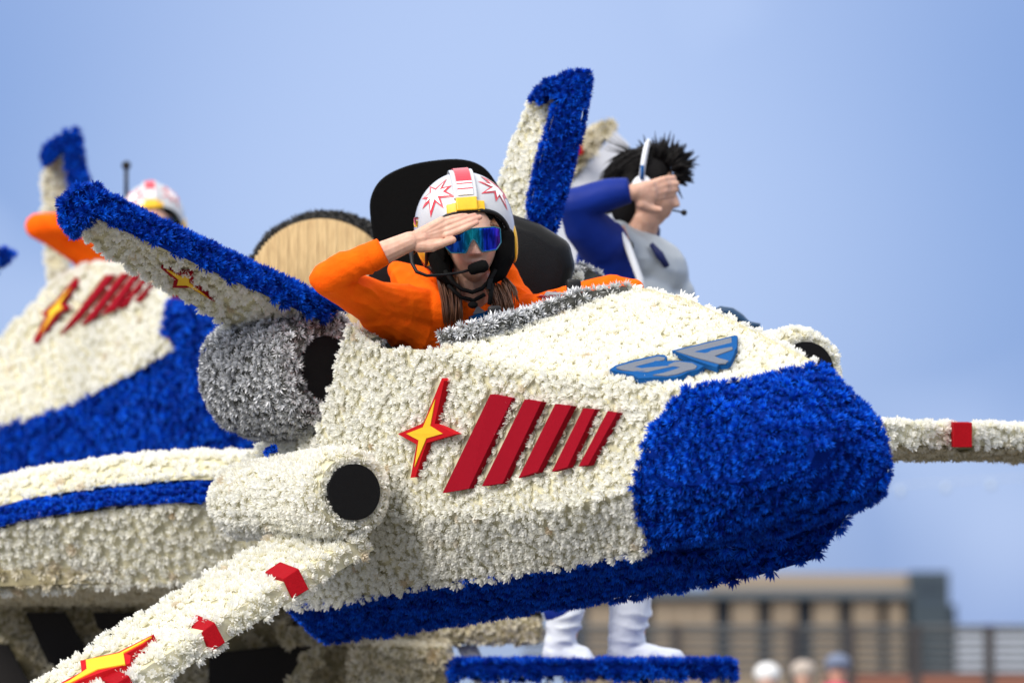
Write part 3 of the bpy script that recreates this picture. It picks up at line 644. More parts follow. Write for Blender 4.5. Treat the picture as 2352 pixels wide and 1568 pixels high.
# silver coaming
V1 = [S(1008, 775, .08), S(1100, 758, .18), S(1200, 733, .33), S(1320, 690, .50), S(1437, 668, .64)]
ri = []
for i, p in enumerate(V1):
    rr_ = [.010, .017, .020, .019, .013][i]; ri.append([p+(uv*math.cos(a)+fv*math.sin(a))*rr_ for a in [k*math.pi/4 for k in range(8)]])
V, F = loftfaces(ri, 'silver', 'silver', 'silver')
floral('silver_rim', SH, V, F, gap=.021, scale=.95, singles=90, blend=.8, inset=0)
for a, b_, wd in (((1134, 745, 10.17), (1136, 702, 10.17), .018), ((1320, 700, 10.35), (1317, 641, 10.35), .020)):
    P = [D(*a), D(*b_)]; k = MB(); c0, c1 = P; q = [c0-CR*wd-CF*.012, c0+CR*wd-CF*.012, c0+CR*wd+CF*.012, c0-CR*wd+CF*.012]; q2 = [p-c0+c1 for p in q]
    bevel(k.hexa(q2, q).build('hand_grip', 'rubber', SH, True), .008, 3)
# engine pods with black intakes
def pod(c, nrm, L, r0, r1, rin, singles=0, name='engine_pod'):
    n = 22; cs_ = [c+nrm*.002, c+nrm*.012, c-nrm*.03, c-nrm*L*.5, c-nrm*L*.93, c-nrm*L]
    LP = rings(cs_, nrm, [rin, (rin+r0)*.52, r0, (r0+r1)*.5, r1, r1*.75], n)
    V, F = loftfaces(LP, 'white', None, 'white')
    o = floral(name, SH, V, F, gap=.0225, center=c-nrm*L*.5, singles=singles, blend=.6, scale=.80, inset=.006)
    s1, t1 = ortho(nrm); pts = [c+nrm*.024+(s1*math.cos(2*math.pi*j/40)+t1*math.sin(2*math.pi*j/40))*(rin+.006) for j in range(40)]
    MB().hexa(pts, [p-nrm*.03 for p in pts]).build('intake_disc', 'black_felt', o)
nl = (fv+(CAM-A0).normalized()*.35).normalized()
pod(D(806, 1130, 10.10), nl, .80, .118, .100, .068, 110)
pod(D(1846, 852, 10.85), (fv*.6+(CAM-A0).normalized()*.6).normalized(), .6, .120, .11, .076, 60)
# silver engine, upper left
ne = (fv+W(.25, -.1, 0)).normalized(); ce = D(752, 846, 10.80)
LP = rings([ce-ne*.03, ce+ne*.005, ce+ne*.0, ce-ne*.05, ce-ne*.18, ce-ne*.30, ce-ne*.39, ce-ne*.44], ne, [.085, .105, .155, .182, .192, .186, .158, .09], 24)
V, F = loftfaces(LP, 'silver', None, 'silver'); eng = floral('silver_engine', SH, V, F, gap=.0215, scale=.84, singles=150, blend=.6, inset=.006, center=ce-ne*.2)
s1, t1 = ortho(ne); pts = [ce+ne*.0+(s1*math.cos(2*math.pi*j/40)+t1*math.sin(2*math.pi*j/40))*.092 for j in range(40)]
MB().hexa(pts, [p-ne*.03 for p in pts]).build('intake_disc', 'black_felt', eng)
ce2 = D(1355, 690, 11.25); LP = rings([ce2, ce2-ne*.03, ce2-ne*.3, ce2-ne*.42], ne, [.10, .12, .12, .07], 20)
V, F = loftfaces(LP, 'silver', '-silver', 'silver'); floral('silver_engine', SH, V, F, gap=.024, scale=.95, blend=.6)
V = [D(1270, 660, 10.95), D(1330, 625, 10.95), D(1350, 660, 10.95), D(1300, 690, 10.95)]
floral('cockpit_edge', SH, V+[p+CF*.08 for p in V], [((0, 1, 2, 3), 'white'), ((0, 1, 5, 4), 'white'), ((4, 5, 6, 7), '-white')], gap=.024, scale=.75)
# wings: (leading top, leading bottom, back top, back bottom) lines
def wing(name, Lt, Lb, Bt_, Bb, kt, kf, kb, kbk='-white', singles=0, ends=True, avoid=(), gap=.026, scale=.86, **kw):
    n = len(Lt); V = [D(*p) for p in Lt]+[D(*p) for p in Lb]+[D(*p) for p in Bt_]+[D(*p) for p in Bb]; F = []
    for i in range(n-1):
        F += [((i, i+1, n+i+1, n+i), kf), ((i, i+1, 2*n+i+1, 2*n+i), kt), ((n+i, n+i+1, 3*n+i+1, 3*n+i), kb), ((2*n+i, 2*n+i+1, 3*n+i+1, 3*n+i), kbk)]
    F += [((0, n, 3*n, 2*n), kf), ((n-1, 2*n-1, 4*n-1, 3*n-1), kf)]
    return floral(name, SH, V, F, gap=gap, scale=scale, singles=singles, avoid=avoid, **kw)
w8 = lambda l: Z5(l, 0, 1480, 3.36)
ws_o = w8([(675, 572), (990, 500), (1290, 350), (1215, 430), (1060, 515), (1100, 530), (1090, 595), (880, 660), (700, 725), (480, 830), (400, 850), (500, 763), (685, 665)])
ws_i = w8([(720, 563), (1000, 507), (1270, 367), (1195, 420), (1035, 505), (1050, 600), (820, 642), (700, 700), (480, 812), (470, 790), (590, 733), (727, 640)])
lw_ = wing('lower_wing', [(840, 1222, 10.12), (493, 1428, 9.85), (60, 1710, 9.55)], [(862, 1262, 10.13), (517, 1478, 9.86), (84, 1765, 9.56)],
     [(640, 1225, 10.45), (303, 1424, 10.15), (-100, 1685, 9.85)], [(650, 1260, 10.46), (315, 1465, 10.16), (-90, 1730, 9.86)], 'white', 'white', '-white', 'white', singles=150, inset=.004, blend=.7, avoid=[grow(ws_o, .96)]+[grow(q_, .84) for q_ in ([(600, 1325), (645, 1298), (686, 1303), (706, 1353), (670, 1378), (640, 1345)], [(410, 1450), (450, 1424), (492, 1426), (513, 1476), (478, 1502), (450, 1465)], [(215, 1570), (260, 1545), (295, 1548), (320, 1602), (284, 1628)])])
sw = surf_bvh(lw_); st = plate('star_emblem', ws_o, sw, .026, .022, 'red_bright', lw_); plate('yellow_star', ws_i, sw, .029, .004, 'yellow_felt', st)
for q in ([(650, 1329), (686, 1305), (710, 1353), (673, 1374)], [(461, 1453), (493, 1428), (518, 1475), (482, 1499)], [(262, 1572), (296, 1550), (322, 1600), (284, 1625)]):
    dd = 10.0-(686-q[1][0])/626*.45-.03; A = [D(x, y, dd) for x, y in q]; sh = W(-.055, .11, .012)
    Bk = [p+sh for p in A]; bevel(MB().hexa(A, Bk).build('red_block', 'red_block', lw_), .002)
for x, y in ((493, 1517*.91875), (422, 1434)):
    pass
# right wing
rw = wing('far_wing', [(1960, 962, 10.85), (2200, 968, 11.1), (2460, 975, 11.4)], [(1960, 1030, 10.86), (2200, 1030, 11.1), (2460, 1037, 11.4)],
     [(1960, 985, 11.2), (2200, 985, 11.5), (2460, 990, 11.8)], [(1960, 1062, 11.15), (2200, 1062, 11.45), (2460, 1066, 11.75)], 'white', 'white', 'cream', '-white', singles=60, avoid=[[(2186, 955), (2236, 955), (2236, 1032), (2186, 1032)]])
A = [D(2190, 970, 11.03), D(2233, 970, 11.03), D(2233, 1027, 11.03), D(2190, 1027, 11.03)]
bevel(MB().hexa(A, [p+CF*.1 for p in A]).build('red_block', 'red_block', rw), .002)
# upper left fin: blue leading band + pale underside
f2 = lambda l: Z5(l, 0, 280, 2.529)
us_o = f2([(1015, 985), (1115, 1020), (1215, 1020), (1225, 1085), (1355, 1200), (1200, 1112), (1090, 1112), (1100, 1060)])
us_i = f2([(1050, 997), (1140, 1040), (1195, 1043), (1195, 1080), (1320, 1178), (1180, 1097), (1118, 1097), (1128, 1060)])
fu = wing('upper_fin_band', [(770, 704, 10.78), (560, 606, 10.66), (400, 530, 10.55), (215, 440, 10.42)], [(735, 733, 10.76), (590, 668, 10.64), (410, 585, 10.53), (200, 490, 10.40)],
     [(790, 722, 11.0), (580, 616, 10.88), (420, 545, 10.78), (235, 455, 10.64)], [(750, 740, 10.98), (600, 680, 10.86), (420, 600, 10.75), (215, 505, 10.62)], 'blue', 'blue', '-blue', '-blue', singles=150, gap=.024, scale=.90, inset=-.001)
tp = [D(215, 432, 10.42), D(205, 495, 10.4), D(158, 532, 10.40), D(140, 500, 10.40), D(140, 465, 10.41), D(175, 435, 10.41)]
floral('fin_tip', SH, tp+[p+CF*.14 for p in tp], [(tuple(range(6)), 'blue'), (tuple(range(6, 12)), '-blue')]+[((i, (i+1) % 6, (i+1) % 6+6, i+6), 'blue') for i in range(6)], gap=.025, scale=.84, singles=40, blend=.6, inset=-.002)
up = [D(205, 490, 10.43), D(410, 585, 10.56), D(600, 672, 10.67), D(700, 718, 10.78), D(640, 790, 10.95), D(545, 765, 10.95), D(400, 678, 10.83), D(250, 588, 10.70), D(172, 535, 10.62)]
n = len(up); fp = floral('fin_underside', SH, up+[p+CF*.05+CU*.02 for p in up], [((0, 1, 7, 8), 'white'), ((1, 2, 6, 7), 'white'), ((2, 3, 4, 5), 'white'), ((2, 5, 6), 'white')]+[((i, (i+1) % n, (i+1) % n+n, i+n), '-white') for i in range(n)], gap=.029, scale=.85, avoid=[us_o], inset=.004, center=D(420, 600, 11.0))
sp2 = surf_bvh(fp); st = plate('star_emblem', us_o, sp2, .014, .012, 'red_felt', fp); plate('yellow_star', us_i, sp2, .0165, .003, 'yellow_felt', st)
# upper right fin
V = [D(1232, 560, 11.2), D(1220, 470, 11.2), D(1232, 400, 11.2), D(1258, 310, 11.2), D(1290, 200, 11.2), D(1322, 166, 11.2), D(1352, 168, 11.2), D(1335, 280, 11.2), D(1305, 400, 11.2), D(1278, 500, 11.2), D(1262, 560, 11.2)]
n = len(V); floral('upper_fin_band', SH, V+[p+CF*.13 for p in V], [((0, 1, 9, 10), 'blue'), ((1, 2, 8, 9), 'blue'), ((2, 3, 7, 8), 'blue'), ((3, 4, 6, 7), 'blue'), ((4, 5, 6), 'blue')]+[((i, (i+1) % n, (i+1) % n+n, i+n), 'blue') for i in range(n)]+[(tuple(range(n, 2*n)), '-blue')], gap=.025, scale=.82, singles=110, inset=.002, center=D(1280, 380, 11.27))
V = [D(1224, 228, 11.26), D(1246, 194, 11.24), D(1312, 170, 11.22), D(1292, 196, 11.22), D(1238, 232, 11.26)]
n = 5; floral('fin_tip', SH, V+[p+CF*.1 for p in V], [(tuple(range(n)), 'blue'), (tuple(range(n, 2*n)), '-blue')]+[((i, (i+1) % n, (i+1) % n+n, i+n), 'blue') for i in range(n)], gap=.025, scale=.82, singles=20, inset=0)
V = [D(1282, 205, 11.3), D(1215, 238, 11.36), D(1180, 330, 11.45), D(1150, 420, 11.5), D(1120, 520, 11.55), D(1230, 560, 11.3), D(1228, 400, 11.3)]
n = 7; floral('fin_face', SH, V+[p+CF*.06 for p in V], [((0, 1, 2), 'white'), ((0, 2, 6), 'white'), ((2, 3, 6), 'white'), ((3, 4, 5, 6), 'white')]+[((i, (i+1) % n, (i+1) % n+n, i+n), 'white') for i in range(n)], gap=.025, scale=.8, inset=.004, center=D(1200, 400, 11.6))

# ================================================================ rear left ship
LS = empty('floral_spaceship', D(250, 1050, 15.5), 'blurred white and blue flower spaceship at the left, behind the near fin', 'spaceship', 'flower covered spaceships on the float')
ls_st = [f2(p) for p in ([(665, 1030), (722, 1026), (490, 1305), (375, 1405)], [(765, 1020), (808, 1016), (582, 1305), (510, 1345)], [(842, 1020), (880, 1020), (722, 1245), (640, 1280)], [(905, 1045), (930, 1045), (795, 1215), (745, 1235)], [(958, 1070), (980, 1070), (878, 1190), (850, 1190)])]
ls_o = f2([(478, 1040), (492, 1075), (395, 1200), (440, 1230), (372, 1270), (225, 1460), (205, 1450), (285, 1290), (255, 1275), (345, 1200)])
ls_i = f2([(445, 1105), (375, 1215), (395, 1238), (345, 1272), (250, 1405), (315, 1280), (300, 1268), (350, 1215)])
V = [D(-90, 870, 16.4), D(60, 705, 16.3), D(130, 632, 16.2), D(190, 605, 16.0), D(290, 602, 15.6), D(385, 668, 15.0), D(366, 760, 14.9), D(392, 800, 14.8), D(300, 850, 15.1), D(150, 925, 15.6), D(-90, 1010, 16.2)]
n = len(V); Bk = [p+W(.35, .6, 0) for p in V]
lh = floral('hull', LS, V+Bk, [((0, 1, 9, 10), 'white'), ((1, 2, 3, 9), 'white'), ((3, 4, 8, 9), 'white'), ((4, 5, 6, 8), 'white'), ((6, 7, 8), 'white')]+[((i, i+1, i+1+n, i+n), 'white') for i in range(5)], gap=.037, scale=1.1, avoid=ls_st+[ls_o], center=D(300, 800, 17))
V = [D(380, 690, 14.95), D(450, 702, 14.6), D(545, 765, 14.3), D(640, 900, 14.1), D(640, 1060, 14.2), D(380, 1045, 14.8), D(150, 1062, 15.5), D(-90, 1130, 16.1), D(-90, 1000, 16.2), D(150, 932, 15.6), D(320, 845, 15.1), D(396, 802, 14.8), D(368, 760, 14.9)]
n = len(V); floral('nose_cone', LS, V+[p+W(.3, .5, 0) for p in V], [((0, 1, 11, 12), 'blue'), ((1, 2, 10, 11), 'blue'), ((2, 3, 4, 5), 'blue'), ((2, 5, 10), 'blue'), ((5, 6, 9, 10), 'blue'), ((6, 7, 8, 9), 'blue'), ((0, 1, n+1, n), 'blue'), ((1, 2, n+2, n+1), 'blue')], gap=.036, scale=1.1, center=D(300, 900, 17))
sl_ = surf_bvh(lh)
for p in ls_st: plate('red_stripe', p, sl_, .032, .015, 'red_felt', LS)
st = plate('star_emblem', ls_o, sl_, .030, .015, 'red_felt', LS); plate('yellow_star', ls_i, sl_, .034, .004, 'yellow_felt', st)
V = [D(88, 350, 16.6), D(105, 325, 16.6), D(150, 295, 16.6), D(178, 297, 16.6), D(185, 350, 16.6), D(200, 410, 16.6), D(205, 520, 16.6), D(160, 520, 16.6), D(152, 400, 16.6), D(138, 340, 16.6), D(95, 378, 16.6)]
n = len(V); floral('upper_fin_band', LS, V+[p+CF*.15 for p in V], [((0, 1, 9, 10), 'blue'), ((1, 2, 9), 'blue'), ((2, 3, 4, 9), 'blue'), ((4, 5, 8, 9), 'blue'), ((5, 6, 7, 8), 'blue')]+[((i, (i+1) % n, (i+1) % n+n, i+n), 'blue') for i in range(n)], gap=.033, center=D(160, 400, 16.7))
V = [D(95, 385, 16.7), D(136, 348, 16.7), D(152, 410, 16.7), D(158, 540, 16.7), D(140, 680, 16.7), D(104, 640, 16.7), D(96, 500, 16.7)]
n = 7; floral('fin_face', LS, V+[p+CF*.1 for p in V], [((0, 1, 2, 6), 'white'), ((2, 3, 5, 6), 'white'), ((3, 4, 5), 'white')]+[((i, (i+1) % n, (i+1) % n+n, i+n), 'white') for i in range(n)], gap=.035, scale=1, center=D(130, 500, 16.9))
V = [D(-60, 600, 15.2), D(10, 562, 15.2), D(28, 585, 15.2), D(-30, 640, 15.2)]
o = floral('lower_fin_tip', LS, V+[p+CF*.15 for p in V], [((0, 1, 2, 3), 'blue'), ((0, 1, 5, 4), 'blue'), ((1, 2, 6, 5), 'blue'), ((2, 3, 7, 6), 'blue')], gap=.035, center=D(-20, 600, 15.3))
an = MB(); an.tube([D(290, 470, 16.5), D(290, 385, 16.5)], .009, 8); an.ball(D(290, 380, 16.5), .02, 16, 10)
o = an.build('antenna', 'rubber', None, True); o['label'] = 'thin black antenna with ball tip beside the far pilot helmet'; o['category'] = 'antenna'
V = [D(-60, 770, 16.8), D(15, 775, 16.8), D(20, 800, 16.8), D(-60, 860, 16.8)]
floral('rear_pod', LS, V+[p+CF*.1 for p in V], [((0, 1, 2, 3), 'cream'), ((0, 1, 5, 4), 'cream'), ((1, 2, 6, 5), 'cream')], gap=.04, center=D(-30, 800, 17))

# dark blue curved handlebar behind the near deck
hb = MB(); P = [D(1640, 720, 11.6), D(1655, 713, 11.6), D(1680, 718, 11.6), D(1700, 730, 11.6), D(1718, 745, 11.6), D(1745, 750, 11.6)]
hb.tube(P, [.012, .014, .016, .014, .011, .01], 12)
HB = empty('handlebar', P[3], 'dark blue curved handlebar showing over the white deck', 'handlebar'); hb.build('grip_bar', mat('dark_blue_metal', (.01, .05, .12), .35), HB, True)
MB().tube([P[3], P[3]-CU*.3], .012, 10).build('stem', 'rubber', HB, True)

# ================================================================ seat
ST = empty('pilot_seat', D(1060, 900, 10.9), 'black high backed seat with leather bolsters behind the helmeted pilot', 'seat')
def pillow(poly, d, thick, name, m, bev, parent, dz=0):
    A = [D(x, y, d) for x, y in poly]; Bk = [p+CF*thick for p in A]; n = len(A)
    o = MB().hexa(A, Bk).build(name, m, parent, True); b = o.modifiers.new('b', 'BEVEL'); b.width = bev; b.segments = 5; b.limit_method = 'ANGLE'; return o
def arcpoly(pts, k=4):
    """smooth closed outline through points"""
    n = len(pts); o = []
    for i in range(n):
        p0, p1, p2, p3 = pts[i-1], pts[i], pts[(i+1) % n], pts[(i+2) % n]
        for j in range(k):
            t = j/k; o.append(tuple(.5*((2*p1[c])+(-p0[c]+p2[c])*t+(2*p0[c]-5*p1[c]+4*p2[c]-p3[c])*t*t+(-p0[c]+3*p1[c]-3*p2[c]+p3[c])*t**3) for c in (0, 1)))
    return o
pillow(arcpoly([(849, 485), (853, 448), (872, 415), (908, 391), (965, 373), (1050, 365), (1105, 380), (1140, 420), (1180, 500), (1195, 620), (1190, 720), (880, 700), (858, 640), (858, 560)]), 10.98, .09, 'seat_back', 'seat_cloth', .03, ST)
q = MB()
for x_, y_ in ((1168, 525), (1225, 545), (1278, 578), (1286, 610), (1276, 650), (1240, 700), (1160, 700)):
    for d_ in (10.88, 11.0): q.ball(D(x_, y_, d_), .042, 20, 12)
bm = bmesh.new(); [bm.verts.new(v) for v in q.v]; h_ = bmesh.ops.convex_hull(bm, input=bm.verts)
bmesh.ops.delete(bm, geom=[g_ for g_ in h_['geom_interior'] if isinstance(g_, bmesh.types.BMVert)], context='VERTS')
me = bpy.data.meshes.new('side_bolster'); bm.to_mesh(me); bm.free(); obj('side_bolster', me, 'leather', ST, True)
pillow(arcpoly([(852, 610), (890, 590), (930, 620), (940, 720), (880, 690), (850, 650)]), 10.84, .15, 'side_bolster', 'leather', .035, ST)
A = [S(840, 790, .13), S(940, 805, .13), S(930, 850, .13), S(840, 850, .13)]
MB().hexa(A, [p+CF*.2 for p in A]).build('seat_base', 'seat_cloth', ST)
V = [S(815, 750, .09), S(850, 778, .10), S(842, 815, .10), S(805, 815, .08)]
floral('cockpit_wall', SH, V+[p+rv*.05 for p in V], [((0, 1, 2, 3), 'white'), ((0, 1, 5, 4), 'white'), ((1, 2, 6, 5), 'white')], gap=.028, scale=.9)

# ================================================================ pilots
def tone_attr(me, fn):
    a = me.attributes.new('tone', 'FLOAT_COLOR', 'POINT'); c = np.zeros((len(me.vertices), 4)); c[:, 3] = 1
    for i, v in enumerate(me.vertices): c[i, 0] = fn(v.co)
    a.data.foreach_set('color', c.ravel())
def head_pieces(mb, O, ex, ey, ez, male=False, s=1.0):
    """ex: subject's left/viewer right, ey: face direction, ez: up; origin at eye height, centre of skull"""
    n, m_ = 72, 60; vs = []; fs = []
    g2 = lambda x, s_: math.exp(-(x/s_)**2)
    def pt(th, ph):
        x = math.sin(ph)*math.cos(th); y = math.sin(ph)*math.sin(th); z = math.cos(ph)
        rx, ry, rz = .071, .094, (.118 if z > 0 else .122)
        jaw = 1-.34*max(0, -z)**2.2
        X = x*rx*jaw; Y = y*ry*(1-.10*max(0, -z)**2*(1 if y > 0 else 3.2)); Zz = z*rz
        if y > 0:
            f = min(1, y*1.6)
            flat = .010*g2(X, .05)*(1 if abs(Zz) < .09 else .6); Y -= flat*.3
            Y += f*.027*g2(X, .0105+.003*(Zz < -.02))*(max(0, min(1, (.012-Zz)/.05)) if Zz > -.040 else max(0, 1-(-.040-Zz)/.009))
            Y += f*.006*g2(abs(X)-.012, .006)*g2(Zz+.037, .007)
            Y -= f*.009*g2(abs(X)-.031, .016)*g2(Zz-.002, .014)
            Y += f*.004*g2(X, .05)*g2(Zz-.022, .009)
            Y += f*.008*g2(X, .018)*g2(Zz+.063, .0055)+f*.009*g2(X, .015)*g2(Zz+.076, .0055)-f*.003*g2(X, .02)*g2(Zz+.0695, .002)
            Y += f*.010*g2(X, .022)*g2(Zz+.104, .014)+f*.005*g2(abs(X)-.04, .018)*g2(Zz+.03, .025)
            Y += f*.006*g2(X, .05)*g2(Zz+.075, .04)+f*.004*g2(abs(X)-.034, .02)*g2(Zz+.055, .025)
        return O+(ex*X+ey*Y+ez*Zz)*s
    vs.append(pt(0, 0))
    for i in range(1, m_):
        for j in range(n): vs.append(pt(2*math.pi*j/n, math.pi*i/m_))
    vs.append(pt(0, math.pi)); L = len(vs)-1
    for j in range(n): fs.append((0, 1+j, 1+(j+1) % n)); fs.append((L, 1+(m_-2)*n+(j+1) % n, 1+(m_-2)*n+j))
    for i in range(m_-2):
        for j in range(n): fs.append((1+i*n+j, 1+(i+1)*n+j, 1+(i+1)*n+(j+1) % n, 1+i*n+(j+1) % n))
    mb.add(vs, fs)
    for q in (-1, 1): mb.ball(O+(ex*q*.073-ey*.005-ez*.015)*s, (.012*s, .018*s, .03*s), 12, 8, (ex, ey, ez))
def wrinkle(me, amp, freq, spots=()):
    nrm = [v.normal.copy() for v in me.vertices]
    for v, n_ in zip(me.vertices, nrm):
        p = v.co
        q = Vector((p.x*freq*.8, p.y*freq*.8, p.z*freq*1.5)); w_ = noise.noise_vector(q*.35)*1.1
        a = .5-abs(noise.noise(q+w_))*2.6; a += .5*(.5-abs(noise.noise(q*2.1+w_*2))*2.4)
        k = 1
        h = a*amp*.55
        for c, rad, dirv, am, wl in spots:
            dd = (p-c).length/rad
            if dd < 1.6: h += am*1.15*math.exp(-dd*dd*1.8)*(1-2*abs(math.sin(((p-c).dot(dirv)/wl+3.5*noise.noise(p*13))*.5))**.7)
        v.co = p+n_*h
def pilot(label, off, sc, main=True):
    """off/sc map the near pilot's sight position to another place: X(x,y,d)"""
    X = off
    P = empty('person', X(1080, 900, 10.7), label, 'person', 'pilots in starburst helmets')
    k = sc
    yaw, rol = R(6), R(4)
    ey = (-(CF)*math.cos(yaw)+CR*math.sin(yaw)-CU*.06).normalized(); ez = (CU+CR*-math.sin(rol)); ez = (ez-ey*ez.dot(ey)).normalized(); ex = ez.cross(-ey).normalized()
    if ex.dot(CR) < 0: ex = -ex
    O = X(1084, 548, 10.452)
    # ---- body: head, neck, core, arm and hand in one skin
    b = MB(); head_pieces(b, O, ex, ey, ez, s=.97)
    b.seg(X(1082, 620, 10.50), X(1090, 700, 10.56), .052, .058); b.ball(X(1085, 775, 10.62), (.11, .075, .08))
    sh, el, wr = X(975, 722, 10.55), X(752, 640, 10.27), X(944, 553, 10.28)
    b.seg(sh, X(775, 655, 10.30), .035, .018); b.seg(X(775, 648, 10.28), X(868, 586, 10.275), .018, .030); b.tube([X(868, 586, 10.275), X(905, 570, 10.28), wr], [.033, .030, .0265], 14)
    b.ball(sh, .06)
    Hd = lambda x, y, dd=0: X(x, y, 10.285+dd)
    # palm: flattened overlapping chains from the wrist to each knuckle
    for kx, ky, r_ in ((1014, 508, .0125), (1022, 517, .013), (1027, 528, .0135), (1024, 540, .0135)):
        b.seg(wr, Hd(kx, ky, .004), .021, r_, 12)
    b.ball(Hd(985, 540), (.036*k, .015, .028*k)); b.ball(wr, .0255); b.seg(Hd(952, 553), Hd(972, 548), .025, .024)
    # fingers, little finger on top (palm to the viewer), index lowest
    for chain, r0 in (([(1014, 508, .006), (1040, 500, .010), (1058, 496, .012), (1070, 495, .016)], .0085),
                      ([(1022, 517, .0), (1052, 507, .006), (1074, 499, .009), (1090, 495, .014)], .0093),
                      ([(1027, 528, -.004), (1060, 516, .0), (1084, 506, .003), (1102, 499, .009)], .0096),
                      ([(1026, 540, -.008), (1056, 529, -.006), (1078, 519, -.003), (1095, 511, .002)], .0094)):
        pp = [Hd(x, y, dd) for x, y, dd in chain]
        for i in range(3):
            b.seg(pp[i], pp[i+1], r0*(1.0-.07*i), r0*(.94-.09*i), 12)
    pp = [Hd(965, 563, -.004), Hd(992, 565, -.012), Hd(1014, 559, -.018), Hd(1040, 551, -.018)]
    for i, (ra, rb) in enumerate(((.021, .0165), (.0155, .0125), (.0118, .0098))): b.seg(pp[i], pp[i+1], ra*1.0, rb, 14)
    me = melt(b, .0019 if main else .004, 2)
    lip = O+(-ez*.070+ey*.085)*1
    def tone(p):
        q = p-O; z = q.dot(ez); x_ = q.dot(ex); y_ = q.dot(ey); v = 0
        if y_ > .07 and abs(x_) < .027: v = max(v, .85*math.exp(-((z+.0695)/.0085)**2)*max(0, 1-(abs(x_)/.027)**3))
        if y_ > .09 and abs(x_) < .03: v = max(v, .28*math.exp(-((z+.040)/.014)**2))
        if y_ > .04: v = max(v, .16*math.exp(-((z+.035)/.025)**2)*math.exp(-((abs(x_)-.042)/.018)**2))
        dp = min((p-Hd(x_, y_)).length for x_, y_ in ((1068, 495), (1088, 495), (1100, 500), (1093, 511), (1040, 551)))
        return max(v, .3*math.exp(-(dp/.016)**2), .22*math.exp(-((p-Hd(972, 548)).length/.02)**2))
    tone_attr(me, tone); obj('body', me, 'skin', P, True)
    # ---- orange suit
    b = MB()
    b.ball(X(1080, 840, 10.68), (.185, .13, .20)); b.ball(X(1082, 755, 10.64), (.155, .10, .09))
    b.seg(sh, X(870, 700, 10.42), .078, .064, 18); b.seg(X(870, 700, 10.42), el+CR*.012*0, .064, .046, 18); b.ball(el, .046); b.ball(X(733, 642, 10.265), .028)
    b.seg(X(975, 775, 10.55), X(868, 718, 10.42), .07, .056, 18)
    b.tube([el, X(800, 614, 10.27), X(852, 590, 10.275)], [.046, .046, .040], 18)
    b.seg(el, X(790, 618, 10.27), .045, .048)
    b.seg(X(925, 640, 10.62), X(985, 700, 10.56), .036, .055, 16); b.seg(X(945, 655, 10.60), X(1010, 720, 10.52), .04, .06)
    b.ball(X(908, 618, 10.64), .022); b.seg(X(912, 622, 10.64), X(985, 655, 10.62), .028, .05, 16); b.seg(X(1160, 620, 10.66), X(1175, 700, 10.64), .03, .07, 16)
    b.seg(X(1168, 640, 10.66), X(1190, 720, 10.66), .032, .055, 16); b.seg(X(1150, 700, 10.6), X(1200, 740, 10.62), .05, .05)
    if main:
        b.seg(X(1190, 722, 10.62), X(1240, 712, 10.56), .058, .046, 16); b.seg(X(1240, 712, 10.56), X(1330, 684, 10.52), .046, .043, 16); b.seg(X(1330, 684, 10.52), X(1405, 668, 10.48), .043, .046, 16); b.seg(X(1405, 668, 10.48), X(1455, 665, 10.46), .044, .030, 16)
    else: b.seg(X(1190, 722, 10.62), X(1240, 850, 10.56), .058, .046, 16)
    b.ball(X(1060, 720, 10.52), (.05, .04, .045)); b.ball(X(1125, 725, 10.53), (.05, .04, .045))
    if not main:
        for a_, b_ in (((752, 640, 10.27), (852, 590, 10.275)), ((975, 740, 10.55), (760, 650, 10.3))): b.seg(X(*a_), X(*b_), .056, .05, 16)
    me = melt(b, .0042 if main else .008, 3)
    nr = 1
    wrinkle(me, .0015*k, 22, [(X(832, 650, 10.3), .075, W(.6, 0, .9).normalized(), .0062, .0068), (X(940, 665, 10.55), .09, W(.75, 0, .65).normalized(), .0058, .0080), (X(930, 760, 10.5), .10, W(.9, 0, -.4).normalized(), .0055, .0095),
                              (X(800, 600, 10.28), .05, W(1, 0, .4).normalized(), .003, .006), (X(1180, 660, 10.62), .08, W(.3, 0, 1).normalized(), .0052, .0085), (X(1270, 695, 10.5), .07, W(.9, 0, .5).normalized(), .003, .007)])
    obj('flight_suit', me, 'orange', P, True)
    cu = MB(); cu.tube([X(846, 594, 10.275), X(850, 592, 10.275), X(866, 584, 10.275), X(880, 577, 10.275), X(881, 576.5, 10.275), X(878, 578, 10.275)], [.038*k, .0405*k, .0395*k, .0380*k, .0350*k, .031*k], 28)
    cu.build('cuff', 'orange', P, True)
    # ---- helmet
    Hc = X(1066, 518, 10.512); hx, hy, hz_ = ex, ey, ez
    def hpt(th, ph, grow_=0):
        x = math.sin(ph)*math.cos(th); y = math.sin(ph)*math.sin(th); z = math.cos(ph)
        rx, ry, rz = .136+grow_, .142+grow_, (.147+grow_ if z > 0 else .185+grow_)
        bulge = 1+.03*math.exp(-((z+.3)/.3)**2)*abs(x)
        return Hc+hx*x*rx*bulge+hy*y*ry+hz_*z*rz
    def shell(open_poly, grow_, name, m, zcut=-.138):
        n, mm_ = 168, 120; vs = []; fs = []
        for i in range(mm_+1):
            for j in range(n): vs.append(hpt(2*math.pi*j/n, max(1e-3, math.pi*i/mm_), grow_))
        for i in range(mm_):
            for j in range(n):
                q = (i*n+j, i*n+(j+1) % n, (i+1)*n+(j+1) % n, (i+1)*n+j); c_ = sum((vs[t_] for t_ in q), Vector())/4
                if (c_-Hc).dot(hz_) < zcut: continue
                if (c_-Hc).dot(hy) > .0:
                    xx, yy = inv(c_)
                    if inside(xx, yy, open_poly): continue
                fs.append(q)
        me = pymesh(name, vs, fs); bm = bmesh.new(); bm.from_mesh(me); bmesh.ops.delete(bm, geom=[v for v in bm.verts if not v.link_faces], context='VERTS')
        bmesh.ops.recalc_face_normals(bm, faces=bm.faces); bm.to_mesh(me); bm.free()
